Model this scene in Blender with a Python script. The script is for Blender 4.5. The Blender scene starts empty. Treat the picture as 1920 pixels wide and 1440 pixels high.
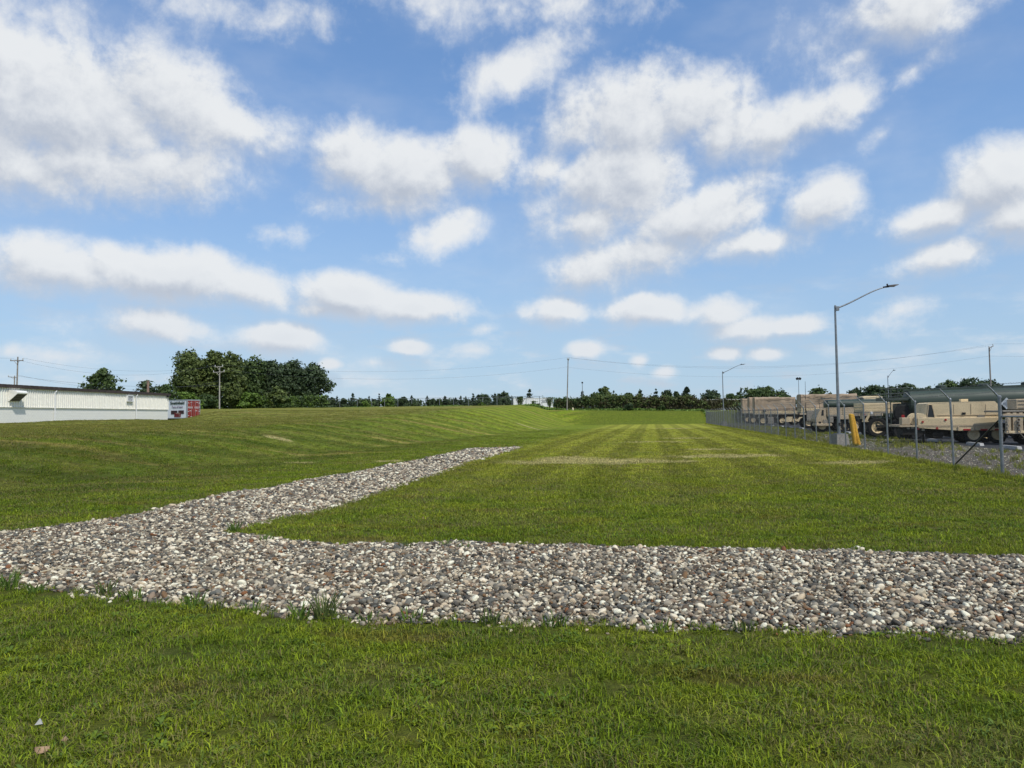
import bpy, math, random
import numpy as np
from mathutils import Vector, Matrix

rng = np.random.default_rng(7)
random.seed(7)
SC = bpy.context.scene
COL = SC.collection

# ------------------------------------------------------------------ camera
F = 1440.0                       # focal length in pixels of the 1920 wide photograph
EYE = np.array([0.0, 0.0, 1.75])
PITCH = math.atan(60 / 1440)
ROLL = math.radians(0.7)
cf = np.array([0, math.cos(PITCH), math.sin(PITCH)])
U0 = np.array([0, -math.sin(PITCH), math.cos(PITCH)])
R0 = np.array([1.0, 0, 0])
cr = math.cos(ROLL) * R0 - math.sin(ROLL) * U0
cu = math.cos(ROLL) * U0 + math.sin(ROLL) * R0
cam_data = bpy.data.cameras.new('camera')
cam_data.lens = 27.0
cam_data.sensor_width = 36.0
cam_data.clip_start = 0.1
cam_data.clip_end = 6000
cam = bpy.data.objects.new('camera', cam_data)
COL.objects.link(cam)
M = Matrix.Identity(4)
for i in range(3):
    M[i][0], M[i][1], M[i][2], M[i][3] = cr[i], cu[i], -cf[i], EYE[i]
cam.matrix_world = M
SC.camera = cam

def ray(px, py):
    return cf + cr * ((px - 960) / F) - cu * ((py - 720) / F)
def at(px, py, Y):
    """the point at depth Y metres (world y) on the line of sight through a photo pixel"""
    d = ray(px, py)
    return EYE + d * (Y / d[1])

# ------------------------------------------------------------------ node helpers
def nn(nt, kind, ins=None, **attrs):
    n = nt.nodes.new(kind)
    for k, v in attrs.items():
        setattr(n, k, v)
    for k, v in (ins or {}).items():
        s = n.inputs[k]
        if isinstance(v, bpy.types.NodeSocket):
            nt.links.new(v, s)
        else:
            s.default_value = v
    return n
def mth(nt, op, a, b=0.0, c=0.0, clamp=False):
    return nn(nt, 'ShaderNodeMath', {0: a, 1: b, 2: c}, operation=op, use_clamp=clamp).outputs[0]
def sstep(nt, v, lo, hi, a=0.0, b=1.0):
    return nn(nt, 'ShaderNodeMapRange', {0: v, 1: lo, 2: hi, 3: a, 4: b}, interpolation_type='SMOOTHSTEP').outputs[0]
def mixc(nt, f, a, b, blend='MIX'):
    n = nt.nodes.new('ShaderNodeMix')
    n.data_type = 'RGBA'; n.blend_type = blend
    for s, v in ((n.inputs[0], f), (n.inputs[6], a), (n.inputs[7], b)):
        if isinstance(v, bpy.types.NodeSocket): nt.links.new(v, s)
        elif isinstance(v, (tuple, list)): s.default_value = (*v[:3], 1)
        else: s.default_value = v
    return n.outputs[2]
def noise(nt, vec, scale, detail=3.0, rough=0.55, out=0):
    return nn(nt, 'ShaderNodeTexNoise', {'Vector': vec, 'Scale': scale, 'Detail': detail, 'Roughness': rough}).outputs[out]

# ------------------------------------------------------------------ world: sky with the photograph's clouds
SUN_DIR = Vector((0.50, -0.64, 1.08)).normalized()
SUN_EL = math.asin(SUN_DIR.z)
SUN_ROT = math.atan2(SUN_DIR.x, SUN_DIR.y)
world = bpy.data.worlds.new('World')
SC.world = world
world.use_nodes = True
wt = world.node_tree
wt.nodes.clear()
sky = nn(wt, 'ShaderNodeTexSky', sky_type='NISHITA')
sky.sun_disc = False
sky.sun_elevation = SUN_EL
sky.sun_rotation = SUN_ROT
sky.altitude = 300
sky.air_density = 1.0
sky.dust_density = 0.25
sky.ozone_density = 4.5

def azel(px, py):
    d = ray(px, py); d = d / np.linalg.norm(d)
    return math.atan2(d[0], d[1]) * F, math.asin(d[2]) * F

# cx, cy, half width, half height, tilt, weight  (photo pixels; turned into azimuth and elevation)
CLOUDS = [
 (110,215,290,125,-4,1.00),(330,190,170,85,15,0.85),(60,320,230,55,0,0.72),(430,235,140,50,8,0.62),(60,110,170,75,0,0.55),
 (150,300,300,85,-3,.85),
 (60,25,190,40,0,0.25),(420,8,190,30,0,0.25),(930,10,200,40,0,0.30),(500,245,60,24,25,0.30),
 (970,135,125,46,-20,0.52),(890,185,45,40,-40,0.26),
 (665,305,92,64,10,0.85),(770,330,140,62,-6,0.95),(890,305,85,60,-10,0.95),(740,378,135,30,-3,0.55),
 (1200,235,165,100,10,0.85),(1120,330,140,75,-35,0.80),(1290,215,120,70,0,0.85),(1110,415,105,48,-10,0.68),(1030,320,70,45,-20,0.60),
 (1470,240,170,42,-16,0.75),(1590,195,75,36,-20,0.55),(1350,250,90,60,0,0.80),
 (1200,325,130,110,-20,.95),(1070,250,80,60,-35,.65),
 (1300,415,160,62,-16,0.95),(1530,390,85,50,-30,0.85),(1230,470,130,42,-8,0.80),(1110,510,95,46,-5,0.72),(1420,455,150,30,-4,0.60),
 (1700,25,150,62,0,0.75),(1610,105,90,48,-40,0.28),(1705,140,60,18,-28,0.22),(1560,80,60,50,0,0.22),
 (1870,340,125,66,-14,1.00),(1770,400,120,34,-14,0.80),(1920,405,120,52,0,0.80),(1785,480,115,28,-8,0.62),(1650,255,30,12,-40,0.22),
 (110,500,175,52,0,0.85),(330,520,185,52,4,1.00),(455,538,105,38,8,0.85),(60,470,90,36,0,0.60),(200,480,60,28,0,0.70),
 (655,560,100,40,4,1.00),(775,580,115,30,0,1.00),(600,580,50,18,0,0.60),
 (290,608,112,32,4,0.75),(160,612,50,20,0,0.26),(150,645,36,11,0,0.28),(120,668,80,14,0,0.28),
 (530,635,88,28,0,1.00),(845,430,72,34,-20,0.55),(880,400,40,20,-40,0.28),(530,440,50,16,-5,0.24),(735,487,36,12,0,0.24),(1640,600,60,16,0,0.22),
 (1050,583,66,28,0,0.86),(1200,583,92,27,0,0.84),(1345,588,62,28,0,0.86),(1390,618,85,22,0,0.63),(1490,610,62,19,-6,0.79),
 (1100,655,42,15,0,0.73),(1360,662,36,13,0,0.79),(1435,663,38,12,0,0.73),(768,651,36,14,0,0.84),(618,683,24,11,0,0.84),
 (888,656,42,12,0,0.33),(1690,582,66,18,0,0.32),(1248,697,28,12,0,0.63),(910,618,22,10,0,0.33),(20,660,30,12,0,0.33),(700,680,40,10,0,0.28),(1200,675,20,12,0,0.58),
]
def cloud_field(vec, items):
    cur = None
    for k, (cx, cy, a, b, rot, w) in enumerate(items):
        if k % 10 == 9:      # evaluated in short runs, one after another
            vec = nn(wt, 'ShaderNodeVectorMath', {0: cur, 1: (1e-6, 1e-6, 1e-6), 2: vec}, operation='MULTIPLY_ADD').outputs[0]
        x0, y0 = azel(cx, cy)
        xa, _ = azel(cx + a, cy); _, yb = azel(cx, cy - b)
        m = nn(wt, 'ShaderNodeMapping', {0: vec, 1: (x0, y0, 0), 2: (0, 0, math.radians(-rot)), 3: (abs(xa - x0) * 1.13, abs(yb - y0) * 1.30, 1)}, vector_type='TEXTURE')
        l = nn(wt, 'ShaderNodeVectorMath', {0: m.outputs[0]}, operation='LENGTH').outputs['Value']
        f = mth(wt, 'MULTIPLY_ADD', l, -w * (1.0 if w < .5 else 1.08), w * (1.0 if w < .5 else 1.12))
        cur = f if cur is None else mth(wt, 'SMOOTH_MAX', cur, f, 0.12)
    return cur
tc = nn(wt, 'ShaderNodeTexCoord')
dirv = tc.outputs['Generated']
sx = nn(wt, 'ShaderNodeSeparateXYZ', {0: dirv})
az = mth(wt, 'MULTIPLY', mth(wt, 'ARCTAN2', sx.outputs[0], sx.outputs[1]), F)
el = mth(wt, 'MULTIPLY', mth(wt, 'ARCSINE', sx.outputs[2]), F)
P0 = nn(wt, 'ShaderNodeCombineXYZ', {0: az, 1: el, 2: 0.0}).outputs[0]
# noise warped a little so that edges curl
def fbm(vec, sc):
    wv = nn(wt, 'ShaderNodeTexNoise', {'Vector': vec, 'Scale': sc * 0.8, 'Detail': 2.0}).outputs['Color']
    off = nn(wt, 'ShaderNodeVectorMath', {0: wv, 1: (-.5, -.5, -.5)}, operation='ADD').outputs[0]
    v2 = nn(wt, 'ShaderNodeVectorMath', {0: off, 1: (90, 60, 0), 2: vec}, operation='MULTIPLY_ADD').outputs[0]
    return noise(wt, v2, sc, 9.0, 0.60)
def shift(vec, d):
    return nn(wt, 'ShaderNodeVectorMath', {0: vec, 1: (d[0], d[1], 0)}, operation='ADD').outputs[0]
DL = (16, 26)
P1 = shift(P0, DL)
nz0 = mth(wt, 'MULTIPLY_ADD', noise(wt, P0, 1 / 34.0, 7.0, 0.62), 0.34, mth(wt, 'SUBTRACT', fbm(P0, 1 / 130.0), 0.67))
nz1 = mth(wt, 'MULTIPLY_ADD', noise(wt, P1, 1 / 34.0, 7.0, 0.62), 0.34, mth(wt, 'SUBTRACT', fbm(P1, 1 / 130.0), 0.67))
big = [c for c in CLOUDS if c[5] >= .6]
D0 = cloud_field(P0, CLOUDS)
D1 = cloud_field(P1, big)
E0 = mth(wt, 'MULTIPLY_ADD', nz0, 1.42, D0)
E1 = mth(wt, 'MULTIPLY_ADD', nz1, 1.42, D1)
# broken cloud of the same kind over the rest of the sky, outside the picture
nb = noise(wt, dirv, 3.2, 8.0, 0.58)
outm = mth(wt, 'MAXIMUM', sstep(wt, mth(wt, 'ABSOLUTE', az), 900.0, 1150.0), sstep(wt, el, 830.0, 1000.0))
EB = mth(wt, 'MULTIPLY_ADD', mth(wt, 'SUBTRACT', nb, 0.53), 5.0, 0.1)
# thin veil of small distant cloud near the horizon
hv = nn(wt, 'ShaderNodeVectorMath', {0: P0, 1: (1 / 120., 1 / 40., 1)}, operation='MULTIPLY').outputs[0]
hn = noise(wt, hv, 1.0, 7.0, 0.6)
hmask = sstep(wt, el, 10.0, 330.0, 1.0, 0.0)
HV = mth(wt, 'MULTIPLY', mth(wt, 'MULTIPLY', sstep(wt, hn, 0.46, 0.74), hmask), 0.70)
vn = noise(wt, nn(wt, 'ShaderNodeVectorMath', {0: P0, 1: (1 / 420., 1 / 200., 1)}, operation='MULTIPLY').outputs[0], 1.0, 5.0, 0.55)
VV = sstep(wt, vn, 0.40, 0.76, 0.0, 0.24)
lit = sstep(wt, mth(wt, 'SUBTRACT', E0, E1), -0.42, 0.42)
alpha_in = sstep(wt, E0, -0.16, mth(wt, 'MULTIPLY_ADD', lit, -0.34, 0.82))
alpha_out = sstep(wt, EB, 0.0, 0.6)
alpha = mth(wt, 'ADD', mth(wt, 'MULTIPLY', alpha_in, mth(wt, 'SUBTRACT', 1.0, outm)), mth(wt, 'MULTIPLY', alpha_out, outm))
alpha = mth(wt, 'MULTIPLY', alpha, 0.95)
one_m = mth(wt, 'MULTIPLY', mth(wt, 'MULTIPLY', mth(wt, 'SUBTRACT', 1.0, alpha), mth(wt, 'SUBTRACT', 1.0, HV)), mth(wt, 'SUBTRACT', 1.0, VV))
alpha_t = mth(wt, 'SUBTRACT', 1.0, one_m)
thick = sstep(wt, E0, 0.25, 1.15)
lit = mth(wt, 'MULTIPLY_ADD', thick, -0.22, mth(wt, 'ADD', lit, 0.12), clamp=True)
ccol = mixc(wt, lit, (0.53, 0.58, 0.67), (0.90, 0.92, 0.935))
ccol = mixc(wt, mth(wt, 'MULTIPLY', hmask, 0.45), ccol, (0.66, 0.73, 0.83))
bg_sky = nn(wt, 'ShaderNodeBackground', {0: sky.outputs[0], 1: 0.15})
bg_cld = nn(wt, 'ShaderNodeBackground', {0: ccol, 1: 0.93})
hz = sstep(wt, el, -30.0, 640.0, 0.86, 0.34)          # milky air, thickest low over the horizon
airc = mixc(wt, sstep(wt, el, 0.0, 700.0), (0.400, 0.560, 0.735), (0.185, 0.395, 0.80))
bg_hz = nn(wt, 'ShaderNodeBackground', {0: airc, 1: 1.0})
m0 = nn(wt, 'ShaderNodeMixShader', {0: hz, 1: bg_sky.outputs[0], 2: bg_hz.outputs[0]})
mx = nn(wt, 'ShaderNodeMixShader', {0: alpha_t, 1: m0.outputs[0], 2: bg_cld.outputs[0]})
wo = nn(wt, 'ShaderNodeOutputWorld', {0: mx.outputs[0]})
world.cycles.sampling_method = 'MANUAL'
world.cycles.sample_map_resolution = 512

sd = bpy.data.lights.new('sun', 'SUN')
sd.energy = 3.35
sd.angle = math.radians(1.5)
sd.color = (1.0, 0.955, 0.88)
sun = bpy.data.objects.new('sun', sd)
sun.rotation_euler = SUN_DIR.to_track_quat('Z', 'Y').to_euler()
sun.location = (0, 0, 60)
COL.objects.link(sun)

SC.view_settings.view_transform = 'Standard'
SC.view_settings.look = 'None'
SC.view_settings.exposure = 0.0
SC.view_settings.gamma = 1.0
SC.view_settings.use_curve_mapping = False
SC.cycles.max_bounces = 6
SC.cycles.diffuse_bounces = 3
SC.cycles.transparent_max_bounces = 8

# ------------------------------------------------------------------ object helpers
def put(o, parent=None):
    COL.objects.link(o)
    if parent is not None:
        o.parent = parent
    return o
def tag(o, label=None, cat=None, group=None, kind=None):
    if label: o['label'] = label
    if cat: o['category'] = cat
    if group: o['group'] = group
    if kind: o['kind'] = kind
    return o
def empty(name, loc, rz=0.0):
    o = bpy.data.objects.new(name, None)
    o.empty_display_size = 0.3
    o.location = loc
    o.rotation_euler = (0, 0, rz)
    COL.objects.link(o)
    return o
def copy_tree(o, parent=None):
    c = o.copy(); COL.objects.link(c)
    if parent is not None: c.parent = parent
    for ch in list(o.children):
        copy_tree(ch, c)
    return c

class MB:
    """collects simple solids and links them as one mesh object"""
    def __init__(s):
        s.v = []; s.f = []
    def add(s, vs, fs):
        n = len(s.v)
        s.v.extend([tuple(float(c) for c in p) for p in vs])
        s.f.extend([tuple(i + n for i in f) for f in fs])
        return s
    def box(s, c, size, rz=0.0, ry=0.0, rx=0.0, bev=0.0):
        hx, hy, hz = size[0] / 2, size[1] / 2, size[2] / 2
        m = Matrix.Rotation(rz, 3, 'Z') @ Matrix.Rotation(ry, 3, 'Y') @ Matrix.Rotation(rx, 3, 'X')
        if bev <= 0:
            vs = [(a * hx, b * hy, d * hz) for d in (-1, 1) for (a, b) in ((-1, -1), (1, -1), (1, 1), (-1, 1))]
            fs = [(3, 2, 1, 0), (4, 5, 6, 7), (0, 1, 5, 4), (1, 2, 6, 5), (2, 3, 7, 6), (3, 0, 4, 7)]
        else:
            # chamfered vertical and top/bottom edges
            o = []
            for zz, ins in ((-hz, bev), (-hz + bev, 0), (hz - bev, 0), (hz, bev)):
                ax, ay = hx - ins, hy - ins
                b = bev
                o.append([(-ax + b, -ay, zz), (ax - b, -ay, zz), (ax, -ay + b, zz), (ax, ay - b, zz), (ax - b, ay, zz), (-ax + b, ay, zz), (-ax, ay - b, zz), (-ax, -ay + b, zz)])
            vs = [p for r in o for p in r]
            fs = [tuple(range(7, -1, -1)), tuple(range(24, 32))]
            for k in range(3):
                for i in range(8):
                    j = (i + 1) % 8
                    fs.append((k * 8 + i, k * 8 + j, k * 8 + 8 + j, k * 8 + 8 + i))
        vs = [tuple(m @ Vector(p) + Vector(c)) for p in vs]
        return s.add(vs, fs)
    def cyl(s, p0, p1, r0, r1=None, n=10, cap=True):
        r1 = r0 if r1 is None else r1
        p0, p1 = Vector(p0), Vector(p1)
        q = (p1 - p0).to_track_quat('Z', 'Y').to_matrix()
        vs = []
        for p, r in ((p0, r0), (p1, r1)):
            for i in range(n):
                a = 2 * math.pi * i / n
                vs.append(tuple(p + q @ Vector((r * math.cos(a), r * math.sin(a), 0))))
        fs = [(i, (i + 1) % n, n + (i + 1) % n, n + i) for i in range(n)]
        if cap:
            fs += [tuple(range(n - 1, -1, -1)), tuple(range(n, 2 * n))]
        return s.add(vs, fs)
    def tube(s, pts, r, n=6):
        pts = [Vector(p) for p in pts]
        rs = r if isinstance(r, (list, tuple)) else [r] * len(pts)
        vs = []; fs = []
        for k, p in enumerate(pts):
            t = (pts[min(k + 1, len(pts) - 1)] - pts[max(k - 1, 0)])
            q = t.to_track_quat('Z', 'Y').to_matrix()
            for i in range(n):
                a = 2 * math.pi * i / n
                vs.append(tuple(p + q @ Vector((rs[k] * math.cos(a), rs[k] * math.sin(a), 0))))
        for k in range(len(pts) - 1):
            for i in range(n):
                j = (i + 1) % n
                fs.append((k * n + i, k * n + j, k * n + n + j, k * n + n + i))
        fs += [tuple(range(n - 1, -1, -1)), tuple(range((len(pts) - 1) * n, len(pts) * n))]
        return s.add(vs, fs)
    def prism(s, poly, y0, y1):
        """polygon in local x,z pushed from y0 to y1"""
        n = len(poly)
        vs = [(p[0], y0, p[1]) for p in poly] + [(p[0], y1, p[1]) for p in poly]
        fs = [tuple(range(n)), tuple(range(2 * n - 1, n - 1, -1))]
        fs += [(i, n + i, n + (i + 1) % n, (i + 1) % n) for i in range(n)]
        return s.add(vs, fs)
    def lathe(s, prof, c, axis='y', n=20, cap=True):
        """profile of (radius, along) turned round an axis through c"""
        vs = []; fs = []
        for (r, h) in prof:
            for i in range(n):
                a = 2 * math.pi * i / n
                if axis == 'y': vs.append((c[0] + r * math.cos(a), c[1] + h, c[2] + r * math.sin(a)))
                elif axis == 'x': vs.append((c[0] + h, c[1] + r * math.cos(a), c[2] + r * math.sin(a)))
                else: vs.append((c[0] + r * math.cos(a), c[1] + r * math.sin(a), c[2] + h))
        for k in range(len(prof) - 1):
            for i in range(n):
                j = (i + 1) % n
                fs.append((k * n + i, k * n + j, (k + 1) * n + j, (k + 1) * n + i))
        if cap: fs += [tuple(range(n - 1, -1, -1)), tuple(range((len(prof) - 1) * n, len(prof) * n))]
        return s.add(vs, fs)
    def mesh(s, name, mat, smooth=False):
        me = bpy.data.meshes.new(name)
        me.from_pydata(s.v, [], s.f)
        me.update()
        if mat is not None:
            me.materials.append(mat)
        if smooth:
            me.polygons.foreach_set('use_smooth', [True] * len(me.polygons))
            try: me.set_sharp_from_angle(angle=math.radians(40))
            except Exception: pass
        return me
    def build(s, name, mat, parent=None, smooth=False):
        return put(bpy.data.objects.new(name, s.mesh(name, mat, smooth)), parent)

def np_mesh(name, verts, faces, mat, smooth=False):
    """fast mesh from arrays; faces all of one size"""
    verts = np.asarray(verts, dtype=np.float32); faces = np.asarray(faces, dtype=np.int32)
    me = bpy.data.meshes.new(name)
    me.vertices.add(len(verts)); me.vertices.foreach_set('co', verts.ravel())
    k = faces.shape[1]
    me.loops.add(faces.size); me.loops.foreach_set('vertex_index', faces.ravel())
    me.polygons.add(len(faces))
    me.polygons.foreach_set('loop_start', np.arange(0, faces.size, k, dtype=np.int32))
    me.polygons.foreach_set('loop_total', np.full(len(faces), k, dtype=np.int32))
    if smooth: me.polygons.foreach_set('use_smooth', np.ones(len(faces), dtype=bool))
    me.update(calc_edges=True); me.validate()
    if mat is not None: me.materials.append(mat)
    return me

# ------------------------------------------------------------------ materials
def new_mat(name):
    m = bpy.data.materials.new(name)
    m.use_nodes = True
    nt = m.node_tree
    nt.nodes.clear()
    out = nt.nodes.new('ShaderNodeOutputMaterial')
    return m, nt, out
def mat(name, col, rough=0.6, metal=0.0, var=0.25, scale=6.0, dirt=None, dirt_amt=0.35, bump=0.0, bscale=40.0, spec=0.4):
    """painted or plain surface with uneven tone, blotches of dirt and a little relief"""
    m, nt, out = new_mat(name)
    g = nn(nt, 'ShaderNodeTexCoord').outputs['Object']
    n1 = noise(nt, g, scale, 4.0)
    n2 = noise(nt, g, scale * 0.31 + 0.4, 5.0, 0.65)
    lo = tuple(c * (1 - var) for c in col); hi = tuple(min(1, c * (1 + var * .6)) for c in col)
    c = mixc(nt, sstep(nt, n1, 0.3, 0.7), lo, hi)
    d = dirt or tuple(x * 0.45 for x in col)
    c = mixc(nt, mth(nt, 'MULTIPLY', sstep(nt, n2, 0.5, 0.78), dirt_amt), c, d)
    ins = {'Base Color': c, 'Roughness': mth(nt, 'MULTIPLY_ADD', n2, 0.25, max(0.02, rough - 0.12)), 'Metallic': metal, 'Specular IOR Level': spec}
    if bump:
        ins['Normal'] = nn(nt, 'ShaderNodeBump', {'Strength': bump, 'Distance': 0.01, 'Height': noise(nt, g, bscale, 4.0)}).outputs[0]
    b = nn(nt, 'ShaderNodeBsdfPrincipled', ins)
    nt.links.new(b.outputs[0], out.inputs[0])
    return m

# the colour of the lawn at a world position: patches, mowing stripes, dry streaks
def make_lawn_group():
    g = bpy.data.node_groups.new('lawn_colour', 'ShaderNodeTree')
    g.interface.new_socket('Color', in_out='OUTPUT', socket_type='NodeSocketColor')
    g.interface.new_socket('Dry', in_out='OUTPUT', socket_type='NodeSocketFloat')
    out = g.nodes.new('NodeGroupOutput')
    pos = nn(g, 'ShaderNodeNewGeometry').outputs['Position']
    s = nn(g, 'ShaderNodeSeparateXYZ', {0: pos})
    x, y = s.outputs[0], s.outputs[1]
    flat = nn(g, 'ShaderNodeCombineXYZ', {0: x, 1: y, 2: 0.0}).outputs[0]
    u = mth(g, 'MULTIPLY_ADD', y, -0.182, x)
    n_big = noise(g, flat, 0.16, 4.0)
    n_mid = noise(g, flat, 0.9, 5.0, 0.62)
    n_fin = noise(g, flat, 7.0, 4.0, 0.65)
    c = mixc(g, sstep(g, n_mid, 0.32, 0.68), (0.0925, 0.1496, 0.0152), (0.1659, 0.2176, 0.0208))
    c = mixc(g, mth(g, 'MULTIPLY', sstep(g, n_big, 0.45, 0.65), 0.45), c, (0.0816, 0.1306, 0.0128))
    c = mixc(g, mth(g, 'MULTIPLY', sstep(g, n_fin, 0.55, 0.75), 0.55), c, (0.2380, 0.2244, 0.0496))
    # thin worn patches, brownish
    n_w = noise(g, nn(g, 'ShaderNodeVectorMath', {0: flat, 1: (0.55, 1.1, 1)}, operation='MULTIPLY').outputs[0], 1.0, 5.0, 0.6)
    c = mixc(g, mth(g, 'MULTIPLY', sstep(g, n_w, 0.53, 0.70), 0.70), c, (0.1438, 0.1176, 0.0380))
    # the level lawn: paler with distance from the ditch, striped along the fence
    field = mth(g, 'MULTIPLY', mth(g, 'MULTIPLY', sstep(g, u, -9.0, -6.0), sstep(g, y, 9.5, 30.0)), sstep(g, y, 134.0, 132.0))
    c = mixc(g, mth(g, 'MULTIPLY', field, 0.80), c, (0.2244, 0.2421, 0.0448))
    wob = mth(g, 'MULTIPLY_ADD', n_mid, 1.6, u)
    st = mth(g, 'SINE', mth(g, 'MULTIPLY', wob, 2 * math.pi / 2.3))
    st2 = mth(g, 'SINE', mth(g, 'MULTIPLY', u, 2 * math.pi / 0.77))
    st = mth(g, 'MULTIPLY_ADD', st2, 0.45, st)
    amp = mth(g, 'MULTIPLY', st, mth(g, 'MULTIPLY', field, 0.21))
    # bank and hill: mown across the slope; front flank shade painted as darker green
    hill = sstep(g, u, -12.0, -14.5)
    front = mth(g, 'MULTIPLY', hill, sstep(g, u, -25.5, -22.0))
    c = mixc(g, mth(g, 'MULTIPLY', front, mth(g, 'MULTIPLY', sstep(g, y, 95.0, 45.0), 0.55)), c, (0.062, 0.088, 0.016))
    back = sstep(g, u, -21.5, -25.0)
    c = mixc(g, mth(g, 'MULTIPLY', back, 0.75), c, (0.138, 0.142, 0.042))
    bank2 = mth(g, 'MULTIPLY', sstep(g, y, 132.0, 134.5), sstep(g, u, -17.0, -10.0))
    n_p = noise(g, flat, 0.42, 3.0)
    c = mixc(g, mth(g, 'MULTIPLY', sstep(g, n_p, 0.52, 0.66), 0.35), c, (0.070, 0.125, 0.018))
    c = mixc(g, mth(g, 'MULTIPLY', sstep(g, n_p, 0.46, 0.34), 0.28), c, (0.190, 0.185, 0.075))
    c = mixc(g, mth(g, 'MULTIPLY', bank2, 0.8), c, (0.078, 0.108, 0.016))
    v = mth(g, 'MULTIPLY_ADD', x, -0.55, y)
    vw = mth(g, 'MULTIPLY_ADD', n_mid, 2.2, v)
    hs = mth(g, 'SINE', mth(g, 'MULTIPLY', vw, 2 * math.pi / 4.6))
    amp = mth(g, 'MULTIPLY_ADD', hs, mth(g, 'MULTIPLY', hill, 0.19), amp)
    streak = noise(g, nn(g, 'ShaderNodeVectorMath', {0: nn(g, 'ShaderNodeCombineXYZ', {0: v, 1: x, 2: 0.0}).outputs[0], 1: (0.75, 0.085, 1)}, operation='MULTIPLY').outputs[0], 1.0, 4.0, 0.6)
    c = mixc(g, mth(g, 'MULTIPLY', mth(g, 'MULTIPLY', sstep(g, streak, 0.53, 0.66), hill), 0.75), c, (0.220, 0.190, 0.078))
    fac = mth(g, 'ADD', amp, 1.0)
    c = mixc(g, 1.0, c, nn(g, 'ShaderNodeCombineColor', {0: fac, 1: fac, 2: fac}).outputs[0], 'MULTIPLY')
    # dry cuttings lying in streaks
    c = mixc(g, 1.0, c, (1.44, 1.31, .90), 'MULTIPLY')
    dry = None
    for (px, py, wx, wy) in ((1100, 866, 2.6, 1.0), (1190, 866.5, 2.2, .6), (1040, 868, 1.8, .7), (1060, 862, 1.1, 1.2), (1350, 856, 1.9, .7), (1400, 855, 1.6, .5), (1325, 843, 1.1, .5),
                             (1265, 803.5, 2.4, 1.0), (1230, 829, 2.0, .5), (1285, 822, 1.6, .6), (520, 822, .8, .28), (560, 868, .6, .2), (730, 865, .6, .22), (1600, 868, 1.2, .4), (990, 800, 2.2, .22)):
        p = hit(px, py)
        mp = nn(g, 'ShaderNodeMapping', {0: flat, 1: (p[0], p[1], 0), 2: (0, 0, random.uniform(-.1, .1)), 3: (wx * 1.1, wy * 1.7, 1)}, vector_type='TEXTURE')
        l = nn(g, 'ShaderNodeVectorMath', {0: mp.outputs[0]}, operation='LENGTH').outputs['Value']
        f = mth(g, 'MULTIPLY_ADD', l, -1.0, 1.0)
        dry = f if dry is None else mth(g, 'MAXIMUM', dry, f)
    dn = mth(g, 'MULTIPLY_ADD', mth(g, 'SUBTRACT', n_mid, 0.5), 2.2, dry)
    dr = mth(g, 'MULTIPLY', sstep(g, dn, -0.25, 0.35), 0.95)
    c = mixc(g, dr, c, (0.52, 0.45, 0.19))
    g.links.new(c, out.inputs[0])
    g.links.new(dr, out.inputs[1])
    return g

# ------------------------------------------------------------------ the shape of the ground
def sm(a, b, x):
    t = np.clip((np.asarray(x, float) - a) / (np.asarray(b, float) - a), 0, 1)
    return t * t * (3 - 2 * t)
def terrain(x, y):
    x = np.asarray(x, float); y = np.asarray(y, float)
    u = x - 0.182 * y
    R = np.interp(y, [0, 9, 16, 27, 45, 57, 75, 90, 110, 132, 200, 4000], [0, .3, .95, 1.17, 1.33, 1.55, 2.15, 2.65, 3.05, 3.6, 3.8, 4.0])
    D = 0.6 * sm(9.0, 13.5, y) * (1 - 0.75 * sm(56, 105, y))
    t = np.clip((-12.8 - u) / 10.4, 0, 1)
    s = 0.45 * t + 0.55 * t * t * (3 - 2 * t)
    zl = -D + (R + D) * s
    zr = -D * (1 - sm(-8.7, -4.6, u))
    z = np.where(u < -12.8, zl, zr)
    yc = np.interp(x, [-14, -8, -5, 0, 5, 12], [13.6, 12.6, 11.0, 8.3, 7.5, 6.6])
    hw = np.interp(x, [-5, 0, 5], [2.2, 1.95, 1.75])
    z2 = -0.30 * (1 - sm(hw - 1.0, hw + 0.5, np.abs(y - yc)))
    z = np.where(u > -12.8, np.minimum(z, z2), z)
    y0_ = np.where(u > 9.5, 143.0, 132.5)
    e = sm(0, np.where(u > 9.5, 6.0, 14.5), y - y0_)
    B = np.interp(x, [-30, 0, 10, 35], [3.6, 2.95, 2.75, 2.35])
    z = np.maximum(z, e * B)
    low = sm(1.5, -3.5, x + 0.40 * y) * (1 - sm(120, 133, y)) * sm(38, 52, y)
    z = z - low * np.maximum(z - 1.58, 0)
    z = z + 0.34 * np.exp(-(((x + 27) / 5.0) ** 2 + ((y - 79) / 7.0) ** 2)) + 0.26 * np.exp(-(((x + 34.5) / 4.6) ** 2 + ((y - 65) / 9.0) ** 2))
    und = 0.035 * np.sin(x * 0.31 + 1.3) * np.cos(y * 0.23) + 0.02 * np.sin(x * 0.9 + y * 0.55)
    z = z + und * sm(9, 26, y) * (1 - sm(7.5, 9.3, u)) * np.where(u < -5, 1.0, 0.5)
    z = np.where((u > 9.3) & (y < 143), np.minimum(z, 0.0) - 0.03 * (u > 9.6), z)
    return z
_S = np.concatenate([np.geomspace(2.0, 60, 3000), np.geomspace(60.05, 300, 3000)])
def hit(px, py):
    d = ray(px, py)
    P = EYE[None, :] + d[None, :] * (_S / d[1])[:, None]
    b = np.nonzero(P[:, 2] <= terrain(P[:, 0], P[:, 1]))[0]
    return P[b[0]] if len(b) else P[-1]
def gz(x, y):
    return float(terrain(x, y))

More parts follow.
